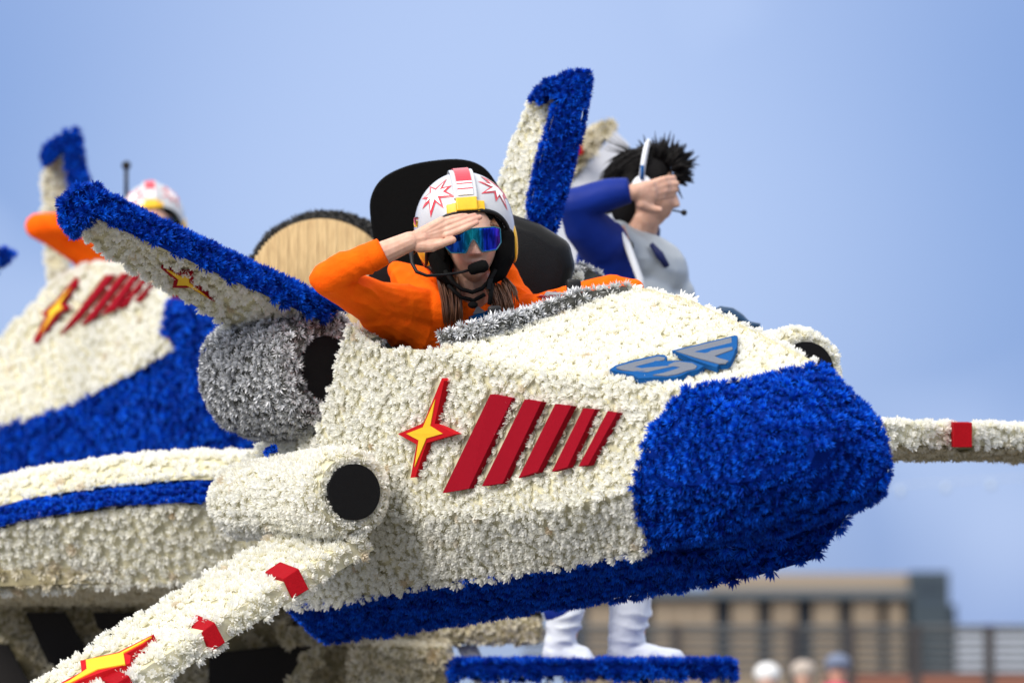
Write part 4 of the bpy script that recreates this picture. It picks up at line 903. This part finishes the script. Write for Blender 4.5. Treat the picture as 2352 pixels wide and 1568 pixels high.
        o = obj(name, me, m, P, True); s_ = o.modifiers.new('s', 'SOLIDIFY'); s_.thickness = .006; s_.offset = -1; return o
    # outline given in the near pilot's sight; carried to local axes of the head so any copy has it
    inv = lambda p: px(p) if main else px(D(1066, 518, 10.512)+(p-Hc))
    opening = [(1000, 760), (990, 640), (982, 600), (985, 560), (998, 525), (1018, 502), (1050, 489), (1095, 483), (1132, 489), (1155, 506), (1168, 535), (1173, 580), (1171, 622), (1152, 650), (1150, 760)]
    face_o = [(1030, 760), (1026, 640), (1020, 600), (1022, 555), (1035, 525), (1060, 508), (1095, 500), (1126, 506), (1143, 528), (1149, 575), (1143, 625), (1128, 665), (1120, 760)]
    sh_o = shell(opening, 0, 'helmet', 'helmet'); shell(face_o, -.008, 'helmet_padding', 'foam', -.145)
    hv = [v.co.copy() for v in sh_o.data.vertices]
    full = []; ff = []; n, mm_ = 96, 64
    for i in range(mm_+1):
        for j in range(n): full.append(hpt(2*math.pi*j/n, max(1e-3, math.pi*i/mm_)))
    for i in range(mm_):
        for j in range(n): ff.append((i*n+j, i*n+(j+1) % n, (i+1)*n+(j+1) % n, (i+1)*n+j))
    tree = BVHTree.FromPolygons(full, ff)
    base0 = D(1066, 518, 10.512)
    def H(x, y, lift=.0):
        o_ = CAM if main else CAM+(Hc-base0)
        h = tree.ray_cast(o_, ray(x, y).normalized())
        if h[0] is None: h = tree.find_nearest(o_+ray(x, y)*10.45)
        n_ = (h[0]-Hc).normalized(); return h[0]+n_*lift
    tr = [H(x, y, .002) for x, y in arcpoly(opening[1:-1], 4)[:-8]]
    MB().tube(tr, .0062, 8).build('helmet_trim', 'rubber', P, True)
    vis = [(1006, 512), (1020, 501), (1050, 488), (1095, 482), (1132, 488), (1155, 505), (1168, 535)]
    # padding lip between trim and face
    def patch(poly, lift, name, m, parent=P, ctr=None, steps=7):
        cx = sum(p[0] for p in poly)/len(poly) if ctr is None else ctr[0]; cy = sum(p[1] for p in poly)/len(poly) if ctr is None else ctr[1]
        dense = []
        for i in range(len(poly)):
            a, c_ = poly[i], poly[(i+1) % len(poly)]
            for j in range(4): dense.append((a[0]+(c_[0]-a[0])*j/4, a[1]+(c_[1]-a[1])*j/4))
        vs = [H(cx, cy, lift)]; fs = []; n_ = len(dense)
        for s2 in range(1, steps+1):
            for x, y in dense: vs.append(H(cx+(x-cx)*s2/steps, cy+(y-cy)*s2/steps, lift))
        for j in range(n_): fs.append((0, 1+j, 1+(j+1) % n_))
        for s2 in range(steps-1):
            for j in range(n_): fs.append((1+s2*n_+j, 1+(s2+1)*n_+j, 1+(s2+1)*n_+(j+1) % n_, 1+s2*n_+(j+1) % n_))
        return MB().add(vs, fs).build(name, m, parent, True)
    hz2 = lambda l: Z5(l, 980, 400, 4.6118)
    s1o = hz2([(440, 305), (505, 332), (635, 220), (580, 322), (690, 298), (622, 362), (740, 430), (560, 440), (598, 562), (505, 490), (450, 665), (428, 495), (352, 570), (402, 455), (350, 452), (438, 385)])
    s1i = hz2([(460, 335), (510, 358), (600, 268), (555, 350), (640, 326), (588, 372), (670, 415), (530, 424), (570, 520), (495, 458), (452, 590), (440, 452), (385, 510), (430, 432), (392, 436), (458, 388)])
    s2o = hz2([(985, 250), (1120, 270), (1060, 215), (1010, 185), (1100, 225), (1160, 265), (1230, 320), (1290, 390), (1320, 450), (1290, 440), (1330, 590), (1240, 420), (1195, 485), (1175, 380), (1025, 392), (1130, 318)])
    s2i = hz2([(1040, 266), (1140, 290), (1100, 245), (1150, 280), (1220, 335), (1270, 395), (1262, 420), (1300, 520), (1236, 395), (1205, 440), (1188, 360), (1070, 375), (1165, 320)])
    for a_, i_, cc in ((s1o, s1i, hz2([(490, 410)])[0]), (s2o, s2i, hz2([(1190, 335)])[0])):
        q = patch(a_, .0016, 'starburst', 'helmet_red', P, cc); patch(i_, .0030, 'starburst_fill', 'helmet_white', q, cc)
    # centre ridge
    def hl(th, ph, lift): return hpt(th, ph, lift)
    def band(x0, x1, e0, e1, lo, hi, name, m, parent=P, nseg=16):
        """raised band across the crown: x half-range in metres, elevation angles from the face direction"""
        vs = []; fs = []
        for i in range(nseg+1):
            e_ = R(e0+(e1-e0)*i/nseg); cy_, cz_ = math.cos(e_), math.sin(e_)
            for x_, lf in ((x0, lo), (x0, hi), (x1, hi), (x1, lo)):
                xr = x_/.136; kk = math.sqrt(max(0, 1-xr*xr)); p = Hc+hx*x_+hy*(.142*cy_*kk+cy_*lf)+hz_*(.147*cz_*kk+cz_*lf); vs.append(p)
        for i in range(nseg):
            for j in range(4): fs.append((i*4+j, i*4+(j+1) % 4, i*4+4+(j+1) % 4, i*4+4+j))
        fs += [(0, 1, 2, 3), (nseg*4+3, nseg*4+2, nseg*4+1, nseg*4)]
        return MB().add(vs, fs).build(name, m, parent)
    rg_ = band(-.034, .030, 31, 150, -.004, .011, 'helmet_ridge', 'helmet', P, 24); bevel(rg_, .003)
    band(-.022, .019, 52, 150, .010, .0125, 'red_strip', 'helmet_red', rg_, 24)
    band(-.022, .019, 34, 51.8, .010, .0125, 'white_strip', 'helmet_white', rg_, 8)
    for e_ in (40.5, 47.5): band(-.022, .019, e_, e_+1.3, .011, .0137, 'red_line', 'helmet_red', rg_, 2)
    bevel(band(-.030, .027, 17, 31, -.002, .016, 'yellow_clip', 'helmet_yellow', P, 6), .003)
    bevel(band(-.056, -.0295, 16, 27, -.002, .008, 'yellow_clip', 'helmet_yellow', P, 6), .002)
    bevel(band(.0265, .048, 16, 28, -.002, .008, 'yellow_clip', 'helmet_yellow', P, 6), .002)
    # ear marks
    patch(hz2([(243, 700), (262, 690), (285, 760), (250, 775)]), .002, 'yellow_mark', 'helmet_yellow', P, None, 3)
    patch(hz2([(290, 1030), (380, 1060), (430, 1130), (448, 1250), (400, 1215), (330, 1120)]), .003, 'yellow_mark', 'helmet_yellow', P, None, 4)
    patch(hz2([(300, 1090), (330, 1130), (400, 1240), (448, 1275), (440, 1330), (370, 1230)]), .0022, 'red_mark', 'helmet_red', P, None, 4)
    patch(hz2([(250, 640), (262, 650), (290, 750), (272, 745)]), .003, 'red_mark', 'helmet_red', P, None, 3)
    yl_ = MB(); yl_.ball(Hc+hx*.131-hz_*.055+hy*.01, (.012, .045, .055), 20, 12, (hx, hy, hz_)); yl_.build('ear_cover', 'helmet_yellow', P, True)
    # ---- glasses: one wraparound mirror shield
    nx, nz = 40, 14; vs = []; at_ = []; edge_t = []; edge_b = []
    def lensy(x): return .104-2.9*x*x*1.0
    for i in range(nx+1):
        x = -.076+.152*i/nx; ax_ = abs(x)
        zt = .030-.35*max(0, ax_-.06); zb = -.035+.004*(ax_/.07)**2 + (.036*(1-(ax_/.021)**1.5) if ax_ < .021 else 0)
        if ax_ > .062: zb += (ax_-.062)*1.2
        for j in range(nz+1):
            z = zb+(zt-zb)*j/nz; vs.append(O+ex*(x-.006)+ey*(lensy(x)-.12*abs(z)*.3)+ez*(z+.001)); at_.append((i/nx, j/nz, 0, 1))
        edge_t.append(vs[-1]); edge_b.append(vs[-nz-1])
    fs = [(i*(nz+1)+j, (i+1)*(nz+1)+j, (i+1)*(nz+1)+j+1, i*(nz+1)+j+1) for i in range(nx) for j in range(nz)]
    me = pymesh('lens', vs, fs); a_ = me.attributes.new('lens', 'FLOAT_COLOR', 'POINT'); a_.data.foreach_set('color', [c_ for q in at_ for c_ in q])
    o = obj('sunglasses', me, 'lens', P, True); s_ = o.modifiers.new('s', 'SOLIDIFY'); s_.thickness = .002
    MB().tube(edge_t+edge_b[::-1], .0017, 8, close=True).build('glasses_frame', 'teal', o, True)
    # ---- microphone boom, chin strap, hair
    mpth = [X(944, 572, 10.42), X(945, 583, 10.40), X(947, 605, 10.385), X(957, 624, 10.37), X(980, 633, 10.355), X(1020, 631, 10.345), X(1055, 626, 10.34), X(1080, 620, 10.338)]
    mb_ = MB().tube(mpth, [.0058, .0058, .0055, .0052, .0046, .004, .0038, .004], 10).build('microphone_boom', 'rubber', P, True)
    md = (X(1118, 609, 10.33)-X(1080, 620, 10.335)).normalized(); s1_, t1_ = ortho(md)
    q = MB(); q.tube([X(1076, 621, 10.335), X(1079, 620, 10.335), X(1086, 618, 10.334), X(1098, 614, 10.333), X(1110, 611, 10.332), X(1119, 609, 10.331), X(1122, 608, 10.331)], [.008, .0135, .0155, .0165, .0175, .013, .004], 18); q.build('microphone', 'foam', mb_, True)
    q = MB(); q.ball(X(945, 574, 10.43), (.014, .02, .014)); q.build('boom_mount', 'rubber', mb_, True)
    for side in ([(1004, 545), (1006, 590), (1018, 628), (1036, 648)], [(1158, 545), (1158, 590), (1146, 625), (1128, 645)]):
        q = MB(); pp = [X(x_, y_, z_) for (x_, y_), z_ in zip(side, (10.455, 10.45, 10.445, 10.44))]
        for i_ in range(3): q.seg(pp[i_], pp[i_+1], (.030, .030, .024)[i_], (.030, .024, .013)[i_], 14)
        obj('cheek_pad', melt(q, .004, 4), 'foam', P, True)
    q = MB(); q.tube([X(1022, 622, 10.425), X(1040, 648, 10.415), X(1060, 664, 10.405), X(1085, 671, 10.40), X(1108, 662, 10.405), X(1126, 642, 10.415), X(1138, 620, 10.425)], .0085, 10, flat=.7)
    q.tube([X(1030, 655, 10.44), X(1058, 682, 10.43), X(1088, 690, 10.43), X(1114, 676, 10.435)], .0095, 12, flat=.6)
    q.tube([X(1130, 650, 10.40), X(1127, 680, 10.40), X(1124, 700, 10.40)], .006, 8); q.ball(X(1086, 700, 10.42), (.014, .01, .01)); q.build('chin_strap', 'strap', P, True)
    o = MB().hexa([X(1122, 640, 10.395), X(1133, 640, 10.395), X(1128, 664, 10.395), X(1117, 664, 10.395)], [X(1122, 640, 10.405), X(1133, 640, 10.405), X(1128, 664, 10.405), X(1117, 664, 10.405)]).build('buckle', 'rubber', P)
    hm_ = MB(); rr = random.Random(5)
    def strands(n_, top, bot, d0, d1, sway):
        for _ in range(n_):
            a = rr.random(); x0 = top[0]+(top[2]-top[0])*a; y0 = top[1]+rr.uniform(-6, 6); x1 = bot[0]+(bot[2]-bot[0])*min(1, max(0, a+rr.uniform(-.2, .2))); y1 = bot[1]+rr.uniform(-22, 10)
            dp = rr.uniform(d0, d1); P_ = []
            for t_ in (0, .25, .5, .75, 1):
                P_.append(X(x0+(x1-x0)*t_+sway*math.sin(t_*3)+rr.uniform(-1.5, 1.5), y0+(y1-y0)*t_, dp-.02*t_))
            hm_.tube(P_, [.0022, .0026, .0024, .0018, .0006], 4)
    strands(150 if main else 30, (1003, 640, 1052), (1018, 742, 1062), 10.45, 10.49, 3); strands(110 if main else 25, (1112, 655, 1158), (1132, 722, 1180), 10.44, 10.49, 4)
    strands(20, (1150, 640, 1162), (1165, 700, 1192), 10.46, 10.48, 7)
    for _ in range(30):
        x0 = rr.uniform(1112, 1146); hm_.tube([X(x0-12, 500, 10.41), X(x0, 512+abs(x0-1112)*.2, 10.395), X(x0+6, 530, 10.40)], [.0012, .0014, .001], 4)
    hm_.build('hair', 'hair', P, True, kind='stuff')
    # ---- patches
    if main:
        sv = o_suit_surface(P)
        o = plate('chest_patch', [(1078, 728), (1140, 706), (1148, 735), (1080, 752)], sv, .006, .003, 'blue_felt', P)
        plate('grey_chevron', [(1086, 722), (1096, 702), (1116, 716)], sv, .007, .003, 'grey_felt', o)
        plate('red_line', [(1078, 744), (1120, 734), (1120, 739), (1080, 750)], sv, .008, .002, 'red_bright', o)
        o = plate('arm_patch', [(1226, 671), (1240, 664), (1276, 667), (1266, 682), (1232, 682)], sv, .006, .003, 'red_felt', P)
        for q in ([(1238, 677), (1241, 668), (1244, 668), (1241, 677)], [(1241, 671), (1243, 668), (1252, 677), (1250, 679)], [(1250, 677), (1252, 669), (1255, 669), (1253, 677)], [(1257, 677), (1259, 669), (1262, 669), (1260, 677)]):
            plate('white_letter', q, sv, .0085, .001, 'white_cloth', o)
    return P
def o_suit_surface(P):
    return surf_bvh([c for c in P.children if c.name.startswith('flight_suit')][0])
pilot('pilot in orange suit and starburst helmet saluting in the near ship', lambda x, y, d: D(x, y, d), 1.0, True)
far0 = D(350, 500, 16.3); nb = D(1066, 518, 10.512)
def Xfar(x, y, d):
    p = (D(x, y, d)-nb)*.93; arm = min(1, max(0, (960-x)/200.)) 
    return far0+p+W(-.075, 0, .06)*arm*1.6
pilot('distant blurred pilot in orange suit half hidden behind the blue fin at left', Xfar, .98, False)

# ================================================================ standing person
def standing():
    d0 = 12.5; X = lambda x, y, dd=0: D(x, y, d0+dd)
    P = empty('person', X(1400, 1530), 'saluting person with spiky black hair, blue suit, silver vest and white boots', 'person')
    ey = (CR*.97-CF*.12-CU*.12).normalized(); ez = (CU+CR*.10); ez = (ez-ey*ez.dot(ey)).normalized(); ex = ey.cross(ez).normalized()
    if ex.dot(CF) > 0: ex = -ex          # ex: towards the camera
    O = X(1487, 438, .02); b = MB(); head_pieces(b, O, ex, ey, ez)
    b.seg(X(1480, 500, .02), X(1462, 545, .05), .055, .062)
    b.ball(X(1445, 600, .1), (.12, .17, .13)); b.ball(X(1430, 760, .1), (.11, .15, .25)); b.ball(X(1420, 930, .1), (.13, .17, .13))
    sh, el, wr = X(1385, 560, -.1), X(1322, 470, -.2), X(1455, 440, -.22)
    b.seg(sh, el, .05, .04); b.seg(el, wr, .038, .026)
    for kx, ky in ((1495, 425), (1498, 437), (1498, 450), (1492, 460)): b.seg(wr, X(kx, ky, -.2), .026, .016)
    for ch in ([(1495, 422), (1525, 412), (1548, 408)], [(1500, 434), (1530, 424), (1555, 422)], [(1500, 446), (1530, 438), (1553, 436)], [(1494, 457), (1522, 452), (1545, 449)]):
        for i in range(2): b.seg(X(*ch[i], -.19+.03*i), X(*ch[i+1], -.17+.03*i), .0125-.001*i, .0115-.002*i)
    b.seg(X(1472, 468, -.21), X(1492, 478, -.2), .02, .015); b.seg(X(1492, 478, -.2), X(1515, 482, -.2), .014, .011)
    for hx0, kx, fx, dd in ((1385, 1330, 1290, -.02), (1445, 1450, 1450, .12)):
        b.seg(X(hx0, 960, dd), X(kx, 1220, dd), .095, .065); b.seg(X(kx, 1220, dd), X(fx, 1480, dd), .062, .045)
    # far arm, low behind the deck
    b.seg(X(1455, 590, .28), X(1520, 700, .3), .05, .042); b.seg(X(1520, 700, .3), X(1600, 760, .3), .04, .03)
    me = melt(b, .005, 2)
    def tone(p):
        q = p-O; return .7*math.exp(-((q.dot(ez)+.07)/.009)**2) if q.dot(ey) > .08 and abs(q.dot(ex)) < .025 else 0
    tone_attr(me, tone); obj('body', me, 'skin', P, True)
    b = MB(); b.ball(X(1405, 610, .06), (.12, .15, .15)); b.ball(X(1450, 620, .1), (.13, .16, .15)); b.ball(X(1435, 760, .1), (.13, .16, .26)); b.ball(X(1420, 930, .1), (.14, .18, .15))
    b.seg(sh, X(1345, 520, -.15), .085, .072, 18); b.seg(X(1345, 520, -.15), el, .072, .058, 18); b.seg(el, X(1400, 446, -.21), .056, .052, 18); b.tube([X(1400, 446, -.21), X(1448, 437, -.22)], [.052, .042], 18)
    b.seg(X(1395, 620, -.02), sh, .11, .08); b.seg(X(1380, 700, 0), X(1395, 600, 0), .1, .1)
    b.seg(X(1455, 590, .28), X(1520, 700, .3), .065, .055); b.seg(X(1520, 700, .3), X(1590, 755, .3), .05, .04)
    for hx0, kx, fx, dd in ((1385, 1330, 1292, -.02), (1445, 1450, 1450, .12)): b.seg(X(hx0, 960, dd), X(kx, 1220, dd), .11, .078); b.seg(X(kx, 1220, dd), X(fx, 1400, dd), .075, .065)
    me = melt(b, .008, 3); wrinkle(me, .002, 10); obj('blue_suit', me, 'suit_blue', P, True)
    # collar
    q = MB(); c0 = X(1470, 522, .03); q.tube([X(1462, 548, .05), X(1466, 535, .05), X(1473, 520, .03)], [.09, .075, .066], 20, flat=1); q.build('collar', 'navy', P, True)
    # vest: rigid chest shell swelling to the right
    q = MB(); q.seg(X(1455, 600, .03), X(1500, 630, .05), .115, .12); q.seg(X(1500, 630, .05), X(1550, 680, .05), .118, .07); q.seg(X(1470, 700, .05), X(1520, 720, .06), .15, .12); q.seg(X(1420, 540, -.04), X(1470, 600, 0), .05, .09)
    q.seg(X(1420, 530, .15), X(1470, 590, .15), .04, .08)
    me = melt(q, .009, 4); obj('vest', me, 'vest', P, True)
    MB().tube([X(1402, 505, -.12), X(1440, 560, -.145), X(1470, 640, -.15), X(1485, 720, -.13)], .012, 8).build('vest_piping', 'white_cloth', P, True)
    MB().tube([X(1428, 520, -.10), X(1440, 552, -.11)], .01, 8).build('vest_strap', 'skin', P, True)
    MB().ball(X(1442, 566, -.12), (.02, .012, .022)).build('vest_buckle', 'silver_core', P, True)
    MB().tube([X(1495, 560, -.085), X(1515, 585, -.085), X(1532, 612, -.075)], [.008, .014, .01], 8).build('vest_emblem', 'navy', P, True)
    # hair
    hb_ = MB(); rr = random.Random(9); hb_.ball(O-ey*.022+ez*.035, (.082, .100, .105), 20, 14, (ex, ey, ez)); hb_.ball(O-ey*.06-ez*.02, (.075, .06, .11), 20, 14, (ex, ey, ez))
    top = O+ez*.05
    def spike(root, dirv, L, w_, droop):
        p1 = root+dirv*L*.5+ex*rr.uniform(-.01, .01); p2 = root+dirv*L-ez*droop*L; hb_.tube([root, p1, p2], [w_, w_*.65, w_*.08], 5)
    for _ in range(230):                         # spiky quiff over the brow, standing up and forward
        a = rr.uniform(-.75, 1.75); s_ = rr.uniform(-.8, .8); dv = (ez*math.cos(a)+ey*math.sin(a)+ex*s_*.6).normalized(); root = top+ey*.035+dv*.055+ex*s_*.02
        spike(root, (dv+Vector((rr.uniform(-.45, .45), rr.uniform(-.3, .3), rr.uniform(-.2, .6)))).normalized(), rr.uniform(.035, .10)*(1 if a < 1.2 else .7), rr.uniform(.006, .012), rr.uniform(-.1, .3))
    for _ in range(900):                         # strands combed back over the dome and down the neck
        a = rr.uniform(-2.7, .5); s_ = rr.uniform(-1.3, 1.3); dv = (ez*math.cos(a)+ey*math.sin(a)+ex*s_).normalized(); root = O+ez*.028-ey*.025+Vector((0, 0, 0))+ex*(dv.dot(ex)*.084)+ey*(dv.dot(ey)*.102)+ez*(dv.dot(ez)*.107)
        tg = (-ey*.8-ez*.75+dv*rr.uniform(-.05, .35)+ex*rr.uniform(-.3, .3)); tg = (tg-dv*tg.dot(dv)*.75).normalized()
        spike(root, tg, rr.uniform(.04, .10), rr.uniform(.0022, .0045), .12)
    for _ in range(22): spike(O+ez*.10-ey*.02, (-ey+ez*rr.uniform(.1, .6)).normalized(), rr.uniform(.1, .16), .0018, 0)
    for _ in range(40): spike(O+ey*.075+ez*.06+ex*rr.uniform(-.05, .05), (ey*.5-ez*.9+ex*rr.uniform(-.1, .1)).normalized(), rr.uniform(.04, .085), .004, 0)
    hb_.build('hair', 'hair_black', P, True, kind='stuff')
    # headset
    pts = [O+ex*.098*math.sin(a)+ez*(.05+.105*math.cos(a))-ey*(.015) for a in [R(-100+k*20) for k in range(11)]]
    hs = MB().tube(pts, .014, 10, flat=.6).build('headset_band', 'white_cloth', P, True)
    MB().ball(O+ex*.094-ez*.0-ey*.01, (.02, .036, .045), 18, 12, (ex, ey, ez)).build('ear_piece', 'white_cloth', hs, True)
    MB().tube([O+ex*.113+ez*.03-ey*.012, O+ex*.110+ez*.075-ey*.016], .006, 8).build('blue_inlay', 'blue_felt', hs, True)
    mp_ = MB().tube([O-ex*.09-ez*.02, O-ex*.06+ey*.06-ez*.05, O+ex*.0+ey*.11-ez*.055, O+ex*.03+ey*.125-ez*.058], .003, 8); mp_.ball(O+ex*.03+ey*.13-ez*.058, .010, 12, 8); mp_.build('headset_microphone', 'rubber', hs, True)
    # boots
    for ax_, fx, dd, top_y in ((1300, 1370, -.02, 1385), (1450, 1580, .1, 1370)):
        k = MB(); w0 = .072 if ax_ > 1400 else .063
        k.tube([X(ax_-6, top_y-40, dd), X(ax_-2, top_y+30, dd), X(ax_-12, 1470, dd)], [w0+.006, w0, w0*.82], 20)
        k.seg(X(ax_-15, 1465, dd), X(ax_-20, 1500, dd), w0*.8, w0*.72); k.seg(X(ax_-20, 1500, dd), X(fx-30, 1512, dd-.02), .052, .036); k.seg(X(ax_-22, 1508, dd), X(fx-20, 1517, dd-.02), .045, .028)
        me = melt(k, .006, 3)
        wrinkle(me, .0035, 14, [(X(ax_+40, 1440, dd), .12, CU, .006, .008)])
        o = obj('boot', me, 'white_boot', P, True)
        MB().tube([X(ax_-45, 1528, dd), X(fx-10, 1530, dd-.02)], [.04, .032], 12, flat=.35).build('sole', 'white_cloth', o, True)
    return P
standing()
